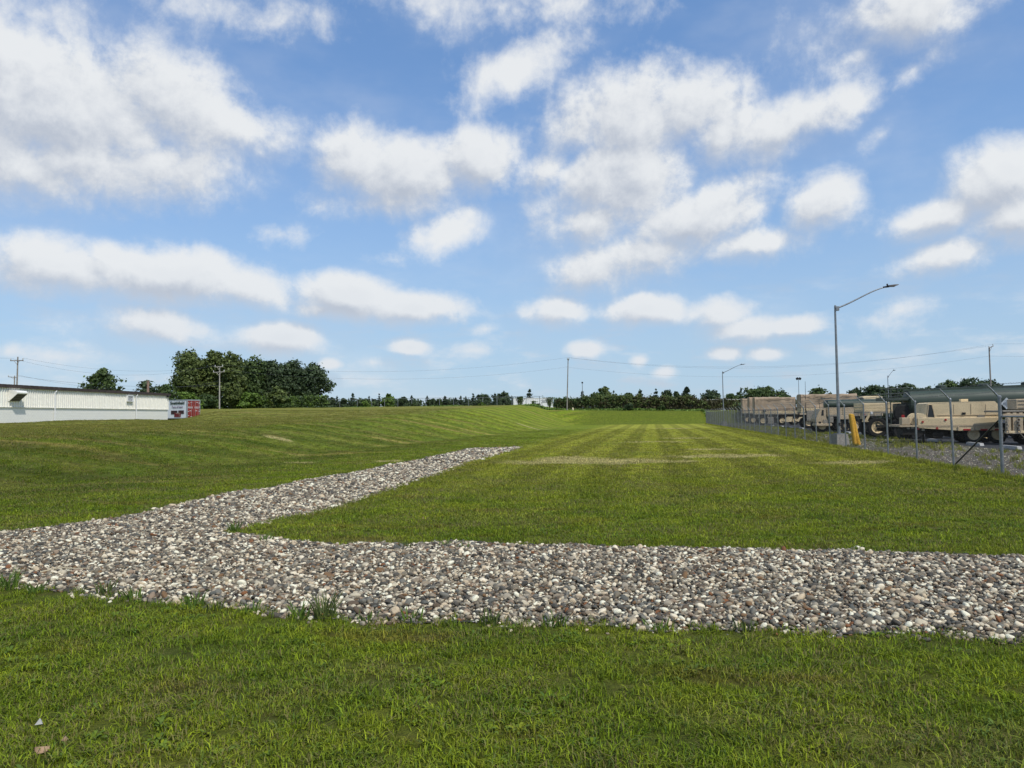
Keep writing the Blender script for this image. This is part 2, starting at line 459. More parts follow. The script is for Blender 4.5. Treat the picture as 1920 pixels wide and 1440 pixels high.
LAWN = make_lawn_group()
def lawn_mat():
    m, nt, out = new_mat('mown_lawn')
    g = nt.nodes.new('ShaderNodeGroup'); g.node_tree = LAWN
    pos = nn(nt, 'ShaderNodeNewGeometry').outputs['Position']
    n1 = noise(nt, pos, 26.0, 4.0, 0.7)
    n2 = noise(nt, nn(nt, 'ShaderNodeVectorMath', {0: pos, 1: (1.0, .35, 1)}, operation='MULTIPLY').outputs[0], 5.0, 6.0, 0.75)
    k = sstep(nt, n2, 0.25, 0.75, 0.50, 1.35)
    c = mixc(nt, 1.0, g.outputs[0], nn(nt, 'ShaderNodeCombineColor', {0: k, 1: k, 2: k}).outputs[0], 'MULTIPLY')
    yy_ = nn(nt, 'ShaderNodeSeparateXYZ', {0: pos}).outputs[1]
    c = mixc(nt, mth(nt, 'MAXIMUM', sstep(nt, n1, 0.45, 0.8, 0.0, 0.35), sstep(nt, yy_, 40.0, 10.0, 0.0, 0.6)), c, (0.050, 0.043, 0.017))
    bmp = nn(nt, 'ShaderNodeBump', {'Strength': 0.9, 'Distance': 0.06, 'Height': mth(nt, 'MULTIPLY_ADD', n2, 1.4, n1)})
    b = nn(nt, 'ShaderNodeBsdfPrincipled', {'Base Color': c, 'Roughness': 0.9, 'Specular IOR Level': 0.1, 'Normal': bmp.outputs[0]})
    nt.links.new(b.outputs[0], out.inputs[0])
    return m
th = np.concatenate([np.linspace(-180, -52, 30)[:-1], np.linspace(-52, 52, 300), np.linspace(52, 180, 30)[1:-1]])
rr = np.concatenate([[0.0], np.geomspace(0.6, 70, 200), np.geomspace(71, 200, 110), np.geomspace(205, 3500, 40)])
T, RR = np.meshgrid(np.radians(th), rr)
GX, GY = RR * np.sin(T), RR * np.cos(T)
GZ = terrain(GX, GY)
nt_, nr_ = len(th), len(rr)
idx = np.arange(nt_ * nr_).reshape(nr_, nt_)
a_ = idx[:-1, :]; b_ = idx[1:, :]
quads = np.stack([a_, np.roll(a_, -1, 1), np.roll(b_, -1, 1), b_], -1).reshape(-1, 4)
quads = quads[:, ::-1]
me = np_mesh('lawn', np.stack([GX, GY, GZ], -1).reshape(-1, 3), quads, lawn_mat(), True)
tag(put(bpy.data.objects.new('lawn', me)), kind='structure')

# ------------------------------------------------------------------ gravel bed of river stones
NEAR = [(-500, 1180), (-150, 1112), (0, 1107), (60, 1108), (130, 1112), (220, 1126), (300, 1131), (380, 1136), (470, 1149), (560, 1163), (640, 1166), (700, 1168), (800, 1172), (900, 1172), (1000, 1176), (1100, 1179), (1200, 1182), (1300, 1183), (1400, 1189), (1500, 1188), (1600, 1192), (1700, 1193), (1800, 1199), (1920, 1206), (2150, 1222), (2600, 1250)]
FAR = [(2600, 1085), (2150, 1058), (1920, 1044), (1850, 1042), (1800, 1041), (1700, 1037), (1600, 1033), (1500, 1033), (1400, 1030), (1300, 1026), (1200, 1028), (1100, 1022), (1000, 1023), (900, 1018), (830, 1016), (760, 1022), (700, 1018), (640, 1022), (560, 1014), (500, 1008), (455, 1001), (428, 999), (445, 992), (520, 977), (580, 965), (640, 950), (700, 931), (760, 910), (800, 897), (880, 868), (930, 854), (962, 845), (978, 839.5)]
BACK = [(972, 838.2), (940, 840), (880, 842), (830, 853), (780, 864), (720, 874), (660, 887), (600, 896), (560, 903), (500, 917), (430, 924), (370, 938), (300, 954), (220, 972), (150, 981), (80, 990), (0, 999), (-150, 1020), (-300, 1045)]
EXT = [(-20, 19.5), (-22, 13.0)]
def px_poly(l): return [tuple(hit(*p)[:2]) for p in l]
poly = np.array(px_poly(NEAR[1:]) + px_poly(FAR) + px_poly(BACK[:-2]) + EXT)
def sdf(P):
    """signed distance to the gravel outline, positive inside"""
    P = np.asarray(P, float)
    A = poly; Bp = np.roll(poly, -1, 0)
    dmin = np.full(len(P), 1e9); inside = np.zeros(len(P), bool)
    for a, b in zip(A, Bp):
        ab = b - a
        t = np.clip(((P - a) @ ab) / max(ab @ ab, 1e-9), 0, 1)
        dmin = np.minimum(dmin, np.linalg.norm(P - (a + t[:, None] * ab), axis=1))
        c = (a[1] > P[:, 1]) != (b[1] > P[:, 1])
        with np.errstate(divide='ignore', invalid='ignore'):
            inside ^= c & (P[:, 0] < (b[0] - a[0]) * (P[:, 1] - a[1]) / (b[1] - a[1]) + a[0])
    return np.where(inside, dmin, -dmin)
def edge_noise(P):
    x, y = P[:, 0], P[:, 1]
    return 0.05 * np.sin(x * 5.1 + 1.7 * np.sin(y * 2.3)) + 0.04 * np.sin(x * 11.3 + y * 7.1) + 0.03 * np.sin(y * 13.7 - x * 3.1)
def bed_mat():
    m, nt, out = new_mat('stone_bed')
    pos = nn(nt, 'ShaderNodeNewGeometry').outputs['Position']
    vo = nn(nt, 'ShaderNodeTexVoronoi', {'Vector': pos, 'Scale': 17.0})
    rc = nn(nt, 'ShaderNodeSeparateColor', {0: vo.outputs['Color']}).outputs[0]
    c = nn(nt, 'ShaderNodeValToRGB', {0: rc})
    e = c.color_ramp.elements
    e[0].position = 0; e[0].color = (.10, .085, .07, 1); e[1].position = 1; e[1].color = (.42, .40, .37, 1)
    k = sstep(nt, vo.outputs['Distance'], 0.15, 0.55, 1.0, 0.0)
    bmp = nn(nt, 'ShaderNodeBump', {'Strength': 1.0, 'Distance': 0.05, 'Height': k})
    b = nn(nt, 'ShaderNodeBsdfPrincipled', {'Base Color': mixc(nt, k, (.030, .024, .018), c.outputs[0]), 'Roughness': 0.85, 'Normal': bmp.outputs[0]})
    nt.links.new(b.outputs[0], out.inputs[0])
    return m
gs = 0.16
xs = np.arange(-24, 9.5, gs); ys = np.arange(4.5, 62, gs)
BX, BY = np.meshgrid(xs, ys)
sd_ = sdf(np.stack([BX.ravel(), BY.ravel()], -1)).reshape(BX.shape)
ok = sd_ > -0.02
cell = ok[:-1, :-1] & ok[1:, :-1] & ok[:-1, 1:] & ok[1:, 1:]
ii = np.arange(BX.size).reshape(BX.shape)
q = np.stack([ii[:-1, :-1], ii[:-1, 1:], ii[1:, 1:], ii[1:, :-1]], -1)[cell]
used, inv = np.unique(q.ravel(), return_inverse=True)
V = np.stack([BX.ravel(), BY.ravel(), terrain(BX.ravel(), BY.ravel()) + 0.012], -1)[used]
me = np_mesh('gravel_bed', V, inv.reshape(-1, 4), bed_mat(), True)
gravel = tag(put(bpy.data.objects.new('gravel_bed', me)), kind='structure')

STONE_COLS = [(0, (0.524, 0.456, 0.318)), (.09, (0.081, 0.072, 0.055)), (.19, (0.186, 0.157, 0.108)), (.30, (0.753, 0.658, 0.473)), (.38, (0.260, 0.207, 0.137)), (.48, (0.108, 0.076, 0.045)), (.555, (0.339, 0.291, 0.209)),
              (.63, (0.164, 0.155, 0.123)), (.71, (0.540, 0.431, 0.279)), (.76, (0.050, 0.044, 0.032)), (.82, (0.186, 0.106, 0.046)), (.855, (0.800, 0.756, 0.562)), (.91, (0.276, 0.201, 0.132)), (.95, (0.100, 0.101, 0.084)), (.985, (0.205, 0.083, 0.028))]
def stone_mat():
    m, nt, out = new_mat('river_stone')
    r = nn(nt, 'ShaderNodeObjectInfo').outputs['Random']
    cr_ = nn(nt, 'ShaderNodeValToRGB', {0: r})
    ramp = cr_.color_ramp; ramp.interpolation = 'CONSTANT'
    ramp.elements[0].position = 0; ramp.elements[0].color = (*STONE_COLS[0][1], 1)
    ramp.elements[1].position = STONE_COLS[1][0]; ramp.elements[1].color = (*STONE_COLS[1][1], 1)
    for p, c in STONE_COLS[2:]:
        e = ramp.elements.new(p); e.color = (*c, 1)
    obj = nn(nt, 'ShaderNodeTexCoord').outputs['Object']
    sh = nn(nt, 'ShaderNodeVectorMath', {0: obj, 1: nn(nt, 'ShaderNodeCombineXYZ', {0: mth(nt, 'MULTIPLY', r, 91.0), 1: mth(nt, 'MULTIPLY', r, 37.0), 2: 0.0}).outputs[0]}, operation='ADD').outputs[0]
    n1 = noise(nt, sh, 1.4, 4.0, 0.6); n2 = noise(nt, sh, 9.0, 3.0, 0.7)
    k = mth(nt, 'MULTIPLY_ADD', n1, 0.55, mth(nt, 'MULTIPLY_ADD', n2, 0.4, 0.53))
    c = mixc(nt, 1.0, cr_.outputs[0], nn(nt, 'ShaderNodeCombineColor', {0: k, 1: k, 2: k}).outputs[0], 'MULTIPLY')
    bmp = nn(nt, 'ShaderNodeBump', {'Strength': 0.35, 'Distance': 0.05, 'Height': n2})
    b = nn(nt, 'ShaderNodeBsdfPrincipled', {'Base Color': c, 'Roughness': 0.62, 'Specular IOR Level': 0.35, 'Normal': bmp.outputs[0]})
    nt.links.new(b.outputs[0], out.inputs[0])
    return m
STONE = stone_mat()
def ico(sub):
    t = (1 + 5 ** .5) / 2
    v = [np.array(p, float) for p in ((-1, t, 0), (1, t, 0), (-1, -t, 0), (1, -t, 0), (0, -1, t), (0, 1, t), (0, -1, -t), (0, 1, -t), (t, 0, -1), (t, 0, 1), (-t, 0, -1), (-t, 0, 1))]
    v = [p / np.linalg.norm(p) for p in v]
    f = [(0, 11, 5), (0, 5, 1), (0, 1, 7), (0, 7, 10), (0, 10, 11), (1, 5, 9), (5, 11, 4), (11, 10, 2), (10, 7, 6), (7, 1, 8), (3, 9, 4), (3, 4, 2), (3, 2, 6), (3, 6, 8), (3, 8, 9), (4, 9, 5), (2, 4, 11), (6, 2, 10), (8, 6, 7), (9, 8, 1)]
    for _ in range(sub):
        cache = {}; nf = []
        def mid(a, b):
            k = (min(a, b), max(a, b))
            if k not in cache:
                p = v[a] + v[b]; v.append(p / np.linalg.norm(p)); cache[k] = len(v) - 1
            return cache[k]
        for a, b, c in f:
            ab, bc, ca = mid(a, b), mid(b, c), mid(c, a)
            nf += [(a, ab, ca), (b, bc, ab), (c, ca, bc), (ab, bc, ca)]
        f = nf
    return np.array(v), np.array(f)
IV, IF = ico(1)
IV2, IF2 = ico(2)
def stone_mesh(k, hi=False):
    r = np.random.default_rng(100 + k)
    v = (IV2 if hi else IV).copy()
    for _ in range(5):                                   # a few soft facets and bulges
        d = r.normal(size=3); d /= np.linalg.norm(d)
        h = r.uniform(0.62, 0.9)
        dd = v @ d
        v = np.where((dd > h)[:, None], v - np.outer(dd - h, d) * 0.8, v)
    for _ in range(3):
        d = r.normal(size=3); d /= np.linalg.norm(d)
        v *= (1 + 0.12 * r.uniform(-1, 1) * np.sin(v @ d * 2.2 + r.uniform(0, 6)))[:, None]
    v *= np.array([1.0, r.uniform(.68, .95), r.uniform(.48, .74)])
    return np_mesh('stone', v, IF2 if hi else IF, STONE, True)

# geometry-node spreader for uncountable stuff: one point per piece, pieces taken from an unlinked set
def spread(name, pts, rots, scl, sel, protos, kind='stuff', parent=None):
    c = bpy.data.collections.new(name + '_pieces')
    for i, meh in enumerate(protos):
        o = bpy.data.objects.new(f'piece_{i:02d}', meh); c.objects.link(o)
    me = bpy.data.meshes.new(name)
    n = len(pts)
    me.vertices.add(n); me.vertices.foreach_set('co', np.asarray(pts, np.float32).ravel())
    at_ = me.attributes.new('rot', 'FLOAT_VECTOR', 'POINT'); at_.data.foreach_set('vector', np.asarray(rots, np.float32).ravel())
    at_ = me.attributes.new('scl', 'FLOAT_VECTOR', 'POINT'); at_.data.foreach_set('vector', np.asarray(scl, np.float32).ravel())
    at_ = me.attributes.new('sel', 'INT', 'POINT'); at_.data.foreach_set('value', np.asarray(sel, np.int32).ravel())
    o = put(bpy.data.objects.new(name, me), parent)
    g = bpy.data.node_groups.new(name, 'GeometryNodeTree')
    g.interface.new_socket('Geometry', in_out='INPUT', socket_type='NodeSocketGeometry')
    g.interface.new_socket('Geometry', in_out='OUTPUT', socket_type='NodeSocketGeometry')
    gi = g.nodes.new('NodeGroupInput'); go = g.nodes.new('NodeGroupOutput')
    ci = nn(g, 'GeometryNodeCollectionInfo', {'Collection': c, 'Separate Children': True, 'Reset Children': True})
    def attr(nm, ty):
        return nn(g, 'GeometryNodeInputNamedAttribute', {'Name': nm}, data_type=ty).outputs['Attribute']
    e2r = nn(g, 'FunctionNodeEulerToRotation', {0: attr('rot', 'FLOAT_VECTOR')})
    ip = nn(g, 'GeometryNodeInstanceOnPoints', {'Points': gi.outputs[0], 'Instance': ci.outputs[0], 'Pick Instance': True, 'Instance Index': attr('sel', 'INT'), 'Rotation': e2r.outputs[0], 'Scale': attr('scl', 'FLOAT_VECTOR')})
    g.links.new(ip.outputs[0], go.inputs[0])
    md = o.modifiers.new('spread', 'NODES'); md.node_group = g
    o['kind'] = kind
    return o

def grid_pts(x0, x1, y0, y1, s, jit=0.5):
    xs = np.arange(x0, x1, s); ys = np.arange(y0, y1, s)
    X, Y = np.meshgrid(xs, ys)
    P = np.stack([X.ravel(), Y.ravel()], -1)
    return P + rng.uniform(-jit, jit, P.shape) * s
def in_view(P, m=1.2):
    return (np.abs(P[:, 0]) < 0.70 * P[:, 1] + m) & (P[:, 1] > 3.0)
def stones_for(y0, y1, s, r_mean, layer):
    P = grid_pts(-20, 10, y0, y1, s)
    P = P[in_view(P)]
    d = sdf(P) + edge_noise(P)
    P = P[(d > 0.12) | ((d > -.02) & (rng.random(len(P)) < .62)) | ((d > -.12) & (rng.random(len(P)) < .03))]
    # sparse soil spots along the far edge and the tip
    r = r_mean * np.exp(rng.normal(0, 0.34, len(P)))
    r = np.clip(r, r_mean * .5, r_mean * 2.4)
    dk = np.clip((sdf(P)) / .22, 0.0, 1)
    z = terrain(P[:, 0], P[:, 1]) + 0.012 + r * 0.22 + layer * dk - (1 - dk) * .012
    return P, r, z
allP = []; allR = []; allZ = []
for (y0, y1, s, rm, ly) in ((4.5, 15, .036, .0172, 0.0), (4.5, 15, .044, .0200, .0145), (15, 28, .050, .024, .0), (15, 28, .070, .027, .016), (28, 60, .080, .037, .0), (28, 60, .13, .040, .018)):
    P, r, z = stones_for(y0, y1, s, rm, ly)
    if ly > 0:
        keep = rng.random(len(P)) < 0.72
        P, r, z = P[keep], r[keep], z[keep]
    allP.append(P); allR.append(r); allZ.append(z)
SP = np.concatenate(allP); SR = np.concatenate(allR); SZ = np.concatenate(allZ)
n = len(SP)
SROT = np.stack([rng.normal(0, .38, n), rng.normal(0, .38, n), rng.uniform(0, 6.283, n)], -1)
SSC = SR[:, None] * np.stack([rng.uniform(.9, 1.3, n), rng.uniform(.85, 1.1, n), rng.uniform(.8, 1.15, n)], -1)
SSEL = rng.integers(0, 10, n)
protos = [stone_mesh(k) for k in range(10)]
protos_hi = [stone_mesh(k, True) for k in range(10)]
# the 300 stones that show largest are objects of their own
vis = SR / np.hypot(SP[:, 0], SP[:, 1])
vis = np.where((np.abs(SP[:, 0]) < 0.655 * SP[:, 1]) & (SZ - terrain(SP[:, 0], SP[:, 1]) > 0.019), vis, 0)
order = np.argsort(-vis)
top = order[:300]; rest = order[300:]
for i in top:
    o = bpy.data.objects.new('stone', protos_hi[SSEL[i]])
    o.location = (SP[i, 0], SP[i, 1], SZ[i]); o.rotation_euler = SROT[i]; o.scale = SSC[i]
    put(o, gravel)
spread('stones', np.column_stack([SP[rest], SZ[rest]]), SROT[rest], SSC[rest], SSEL[rest], protos, parent=gravel)
print('stones', n)

# ------------------------------------------------------------------ grass blades
def blade_mat():
    m, nt, out = new_mat('grass_blade')
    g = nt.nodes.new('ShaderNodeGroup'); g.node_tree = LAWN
    tint = nn(nt, 'ShaderNodeAttribute', attribute_name='tint')
    sp = nn(nt, 'ShaderNodeSeparateColor', {0: tint.outputs['Color']})
    r = nn(nt, 'ShaderNodeObjectInfo').outputs['Random']
    k = mth(nt, 'MULTIPLY_ADD', r, 0.35, mth(nt, 'MULTIPLY_ADD', mth(nt, 'POWER', sp.outputs[0], 1.6), 1.15, 0.48))
    c = mixc(nt, 1.0, g.outputs[0], nn(nt, 'ShaderNodeCombineColor', {0: k, 1: k, 2: k}).outputs[0], 'MULTIPLY')
    bp_ = nn(nt, 'ShaderNodeNewGeometry').outputs['Position']
    pn = noise(nt, bp_, 0.75, 4.0, 0.6)
    st_ = mth(nt, 'MULTIPLY_ADD', mth(nt, 'SUBTRACT', pn, 0.5), 1.9, sp.outputs[1])
    c = mixc(nt, sstep(nt, st_, 0.62, 0.98, 0, .8), c, (0.235, 0.185, 0.088))
    c = mixc(nt, sstep(nt, sp.outputs[2], 0.72, 0.95, 0, .6), c, (0.085, 0.165, 0.050))
    d = nn(nt, 'ShaderNodeBsdfPrincipled', {'Base Color': c, 'Roughness': 0.65, 'Specular IOR Level': 0.05})
    tr = nn(nt, 'ShaderNodeBsdfTranslucent', {0: c})
    mxs = nn(nt, 'ShaderNodeMixShader', {0: 0.28, 1: d.outputs[0], 2: tr.outputs[0]})
    nt.links.new(mxs.outputs[0], out.inputs[0])
    return m
BLADE = blade_mat()
def tuft_mesh(k, nb, rad, h0, h1, w, lean=0.5):
    r = np.random.default_rng(500 + k)
    vs = []; fs = []; cs = []
    for _ in range(nb):
        a = r.uniform(0, 6.283); q = rad * math.sqrt(r.uniform(0, 1))
        bx, by = q * math.cos(a), q * math.sin(a)
        h = r.uniform(h0, h1); d = r.uniform(0, 6.283); L = h * abs(r.normal(0, lean)) + .1 * h
        dx, dy = math.cos(d), math.sin(d)
        fx, fy = -dy * w / 2, dx * w / 2
        if r.random() < .5:                      # some blades turn their flat side
            e = r.uniform(0, 6.283); fx, fy = math.cos(e) * w / 2, math.sin(e) * w / 2
        n0 = len(vs)
        vs += [(bx - fx, by - fy, -.006), (bx + fx, by + fy, -.006),
               (bx + dx * L * .35 - fx * .9, by + dy * L * .35 - fy * .9, h * .6), (bx + dx * L * .35 + fx * .9, by + dy * L * .35 + fy * .9, h * .6),
               (bx + dx * L, by + dy * L, h * (1 - .25 * min(1, L / h)))]
        fs += [(n0, n0 + 1, n0 + 3), (n0, n0 + 3, n0 + 2), (n0 + 2, n0 + 3, n0 + 4)]
        t = (r.random(), r.random(), r.random(), 1)
        cs += [t] * 5
    me = np_mesh('tuft', vs, fs, BLADE, False)
    ca = me.color_attributes.new('tint', 'FLOAT_COLOR', 'POINT')
    ca.data.foreach_set('color', np.array(cs, np.float32).ravel())
    return me
tufts = [tuft_mesh(k, 58, .085, .014, .046, .0052, 1.15) for k in range(8)]
tufts += [tuft_mesh(20 + k, 36, .14, .018, .048, .0085, 1.1) for k in range(6)]
tufts += [tuft_mesh(40 + k, 30, .26, .020, .050, .013, 1.0) for k in range(6)]
tufts += [tuft_mesh(60 + k, 24, .05, .05, .12, .005, .6) for k in range(5)]      # uncut grass along edges
def rosette_mesh(k, straw=False):
    r = np.random.default_rng(900 + k)
    vs = []; fs = []; cs = []
    for _ in range(4 if straw else 11):
        a = r.uniform(0, 6.283)
        if straw:
            L, w, h, q = r.uniform(.06, .15), .0030, r.uniform(.028, .042), r.uniform(0, .05); t = (r.uniform(.6, 1), 1.6, 0, 1)
        else:
            L, w, h, q = r.uniform(.022, .05), r.uniform(.012, .019), r.uniform(.018, .036), r.uniform(0, .03); t = (r.uniform(.2, .7), 0, r.uniform(.7, 1), 1)
        c, s = math.cos(a), math.sin(a); bx, by = c * q, s * q
        n0 = len(vs)
        for f, ww, hh in ((0, .25, .2 if not straw else .9), (.35, 1, .85), (.7, .85, 1.0), (1, .12, .75)):
            vs += [(bx + c * L * f - s * w * .5 * ww, by + s * L * f + c * w * .5 * ww, h * hh), (bx + c * L * f + s * w * .5 * ww, by + s * L * f - c * w * .5 * ww, h * hh)]
        fs += [(n0 + 2 * i, n0 + 2 * i + 1, n0 + 2 * i + 3) for i in range(3)] + [(n0 + 2 * i, n0 + 2 * i + 3, n0 + 2 * i + 2) for i in range(3)]
        cs += [t] * 8
    me = np_mesh('rosette', vs, fs, BLADE, False)
    ca = me.color_attributes.new('tint', 'FLOAT_COLOR', 'POINT'); ca.data.foreach_set('color', np.array(cs, np.float32).ravel())
    return me
tufts += [rosette_mesh(k) for k in range(3)] + [rosette_mesh(10 + k, True) for k in range(3)]
GP = []; GS = []; GSEL = []
def grass_band(y0, y1, dens, lo, hi, sc0, sc1):
    w = 0.70 * y1 + 1
    nq = int(dens * (y1 - y0) * 2 * w)
    P = np.column_stack([rng.uniform(-w, w, nq), rng.uniform(y0, y1, nq)])
    P = P[in_view(P)]
    u = P[:, 0] - .182 * P[:, 1]
    P = P[(u < 9.15)]
    d = sdf(P) + edge_noise(P)
    thin = (d > -.28) & (rng.random(len(P)) < .55)
    P = P[(d < 0.03) & ~thin]
    GP.append(P); GS.append(rng.uniform(sc0 * .75, sc1 * 1.12, len(P))); GSEL.append(rng.integers(lo, hi, len(P)))
grass_band(3.0, 5.0, 150, 0, 8, .8, 1.25)
grass_band(5.0, 8.0, 140, 0, 8, .8, 1.25)
grass_band(8.0, 10.0, 120, 0, 8, .9, 1.3)
grass_band(10.0, 13.0, 70, 0, 14, .9, 1.3)
for (dn_, lo_, hi_, fr_) in ((42, 25, 28, 1.0), (9, 28, 31, 0.0)):
    nq = int(dn_ * 12 * 18); P = np.column_stack([rng.uniform(-9, 9, nq), rng.uniform(3, 15, nq)]); P = P[in_view(P)]
    cl = np.sin(P[:, 0] * 1.9 + 1.3 * np.sin(P[:, 1] * 1.1)) * np.sin(P[:, 1] * 2.3 + P[:, 0] * .7) + rng.normal(0, .35, len(P))
    P = P[(sdf(P) < -.03) & ((cl > .45) | (fr_ == 0))]
    GP.append(P); GS.append(rng.uniform(.7, 1.25, len(P))); GSEL.append(rng.integers(lo_, hi_, len(P)))
# beyond, the tufts thin out evenly with distance and the sheet below takes over
nq = 60000
t_ = rng.random(nq); yy = (13 ** .1 + t_ * (95 ** .1 - 13 ** .1)) ** 10
P = np.column_stack([rng.uniform(-1, 1, nq) * (.70 * yy + 1), yy])
u_ = P[:, 0] - .182 * P[:, 1]
k = (u_ < 9.15) & (sdf(P) + edge_noise(P) < .03)
P = P[k]; f_ = (P[:, 1] - 13) / 22 + rng.normal(0, .35, len(P))
GP.append(P); GS.append(rng.uniform(.85, 1.35, len(P))); GSEL.append(np.where(f_ < .55, rng.integers(8, 14, len(P)), rng.integers(14, 20, len(P))))
# fringe of longer grass at the gravel edge
for _ in range(1):
    P = grid_pts(-16, 10, 5, 60, .07)
    P = P[in_view(P)]
    d = sdf(P) + edge_noise(P)
    patch = 0.5 + 0.5 * np.sin(P[:, 0] * 2.1 + 1.1 * np.sin(P[:, 1] * 1.3)) * np.sin(P[:, 0] * .83 + 2)
    k = (d > -0.14) & (d < 0.10) & (rng.random(len(P)) < .10 + .4 * patch)
    P = P[k]
    GP.append(P); GS.append(rng.uniform(.45, 1.0, len(P))); GSEL.append(rng.integers(20, 25, len(P)))
# fringe under the chain-link fence
nq = 3800
yy = rng.uniform(17, 131, nq); P = np.column_stack([9.05 + .182 * yy + rng.normal(0, .14, nq), yy])
P = P[in_view(P)]
GP.append(P); GS.append(rng.uniform(.9, 1.9, len(P))); GSEL.append(rng.integers(20, 25, len(P)))
GP = np.concatenate(GP); GS = np.concatenate(GS); GSEL = np.concatenate(GSEL)
n = len(GP)
print('tufts', n)
spread('grass', np.column_stack([GP, terrain(GP[:, 0], GP[:, 1])]), np.stack([rng.normal(0, .08, n), rng.normal(0, .08, n), rng.uniform(0, 6.283, n)], -1), GS[:, None] * np.ones((1, 3)), GSEL, tufts)

# ------------------------------------------------------------------ a vertical side plane that photo measurements are taken on
class Frame:
    def __init__(s, name, label, cat, origin, rz, group=None):
        s.o = np.array([origin[0], origin[1], origin[2]], float); s.rz = rz
        s.x = np.array([math.cos(rz), math.sin(rz), 0]); s.y = np.array([-math.sin(rz), math.cos(rz), 0])
        s.root = tag(empty(name, tuple(s.o), rz), label, cat, group)
    def l(s, px, py, yo=0.0):
        """local x and z where a line of sight meets the plane y = yo"""
        d = ray(px, py)
        k = ((s.o + s.y * yo - EYE) @ s.y) / (d @ s.y)
        p = EYE + d * k - s.o
        return float(p @ s.x), float(p[2])
    def lx(s, px, py=775, yo=0.0): return s.l(px, py, yo)[0]

# ------------------------------------------------------------------ materials of built things
M_galv = mat('galvanised_steel', (.25, .265, .275), .45, .55, .18, 5, (.20, .19, .17), .3)
M_wire = mat('wire', (.13, .135, .14), .5, .5, .1, 3)
M_net = mat('netting_wire', (.045, .046, .045), .75, 0, .1, 3, spec=.15)
M_netf = mat('dull_netting_wire', (.13, .133, .132), .75, 0, .1, 3, spec=.15)
M_conc = mat('concrete', (.28, .262, .23), .9, 0, .18, 5, (.20, .18, .15), .4, .4, 30)
M_concw = mat('pale_concrete', (.46, .45, .42), .9, 0, .18, 4, (.25, .23, .20), .45, .4, 30)
M_dark = mat('dark_metal', (.022, .022, .023), .5, .3, .2, 5)
M_black = mat('black_rubber', (.013, .013, .013), .85, 0, .3, 9, (.05, .044, .036), .3, .3, 30)
M_wood = mat('weathered_wood', (.27, .245, .215), .9, 0, .25, 3, (.13, .11, .09), .45, .3, 20)
M_woodl = mat('pale_wood', (.40, .375, .33), .9, 0, .2, 3, (.2, .18, .15), .4, .3, 20)
M_yel = mat('yellow_paint', (.66, .37, .035), .6, 0, .14, 4, (.30, .17, .05), .35)
M_white = mat('white_paint', (.78, .785, .78), .5, 0, .05, 3, (.50, .49, .46), .25)
M_cream = mat('cream_paint', (.85, .83, .755), .55, 0, .06, 2.5, (.52, .50, .44), .3)
M_brown = mat('dark_brown_trim', (.055, .038, .032), .6, 0, .3, 3, (.12, .09, .075), .5)
M_glass = mat('dark_glass', (.03, .035, .04), .12, 0, .1, 3)
M_lamp = mat('lamp_lens', (.35, .36, .37), .25, 0, .1, 3)
M_porc = mat('porcelain', (.55, .55, .53), .3, 0, .1, 3)

def block_mat():
    m, nt, out = new_mat('painted_block')
    g = nn(nt, 'ShaderNodeTexCoord').outputs['Object']
    s = nn(nt, 'ShaderNodeSeparateXYZ', {0: g})
    v = nn(nt, 'ShaderNodeCombineXYZ', {0: s.outputs[0], 1: s.outputs[2], 2: 0.0}).outputs[0]
    br = nn(nt, 'ShaderNodeTexBrick', {'Vector': v, 'Color1': (.84, .83, .77, 1), 'Color2': (.80, .79, .73, 1), 'Mortar': (.60, .59, .55, 1), 'Scale': 1.0, 'Mortar Size': .012, 'Brick Width': .40, 'Row Height': .205})
    n1 = noise(nt, nn(nt, 'ShaderNodeVectorMath', {0: v, 1: (.5, 6, 1)}, operation='MULTIPLY').outputs[0], 1.0, 5, .65)
    n2 = noise(nt, v, .45, 4)
    c = mixc(nt, sstep(nt, n2, .35, .7, 0, .35), br.outputs[0], (.78, .76, .68))
    c = mixc(nt, sstep(nt, n1, .62, .74, 0, .55), c, (.36, .36, .35))
    b = nn(nt, 'ShaderNodeBsdfPrincipled', {'Base Color': c, 'Roughness': .8})
    nt.links.new(b.outputs[0], out.inputs[0])
    return m
M_block = block_mat()

# ------------------------------------------------------------------ warehouse at the left
E0 = at(0, 721, 74.3); E1 = at(315.5, 738.7, 106.8)
dv = E1 - E0; wl = math.hypot(dv[0], dv[1]); wrz = math.atan2(dv[1], dv[0])
WH = Frame('warehouse', 'long low white warehouse with ribbed metal upper wall and painted block base', 'building', (E0[0], E0[1], 0), wrz)
LX0, LX1, ZE, ZJ = -16.0, wl, 5.42, 3.27
r_ = WH.root
MB().box(((LX0 + LX1) / 2, 7.06, (0.6 + ZJ) / 2), (LX1 - LX0, 14.0, ZJ - 0.6)).build('block_wall', M_block, r_)
mb = MB()
xs_ = []; zt, zb = ZE - 0.28, ZJ - .03
x = LX0
prof = []
while x < LX1 - .25:
    prof += [(x, 0.02), (x + .19, 0.02), (x + .20, -.07), (x + .255, -.07)]
    x += .34
prof.append((LX1, .02))
vs = []; fs = []
for (a, b) in prof: vs += [(a, b, zb), (a, b, zt)]
for i in range(len(prof) - 1): fs.append((2 * i, 2 * i + 2, 2 * i + 3, 2 * i + 1))
mb.add(vs, fs)
mb.box(((LX0 + LX1) / 2, 7.1, (zt + zb) / 2), (LX1 - LX0 - .02, 14.0, zt - zb))
sid = mb.build('metal_siding', M_cream, r_)
MB().box(((LX0 + LX1) / 2, -.03, ZJ - .045), (LX1 - LX0, .07, .05)).build('drip_flashing', M_cream, r_)
mb = MB()
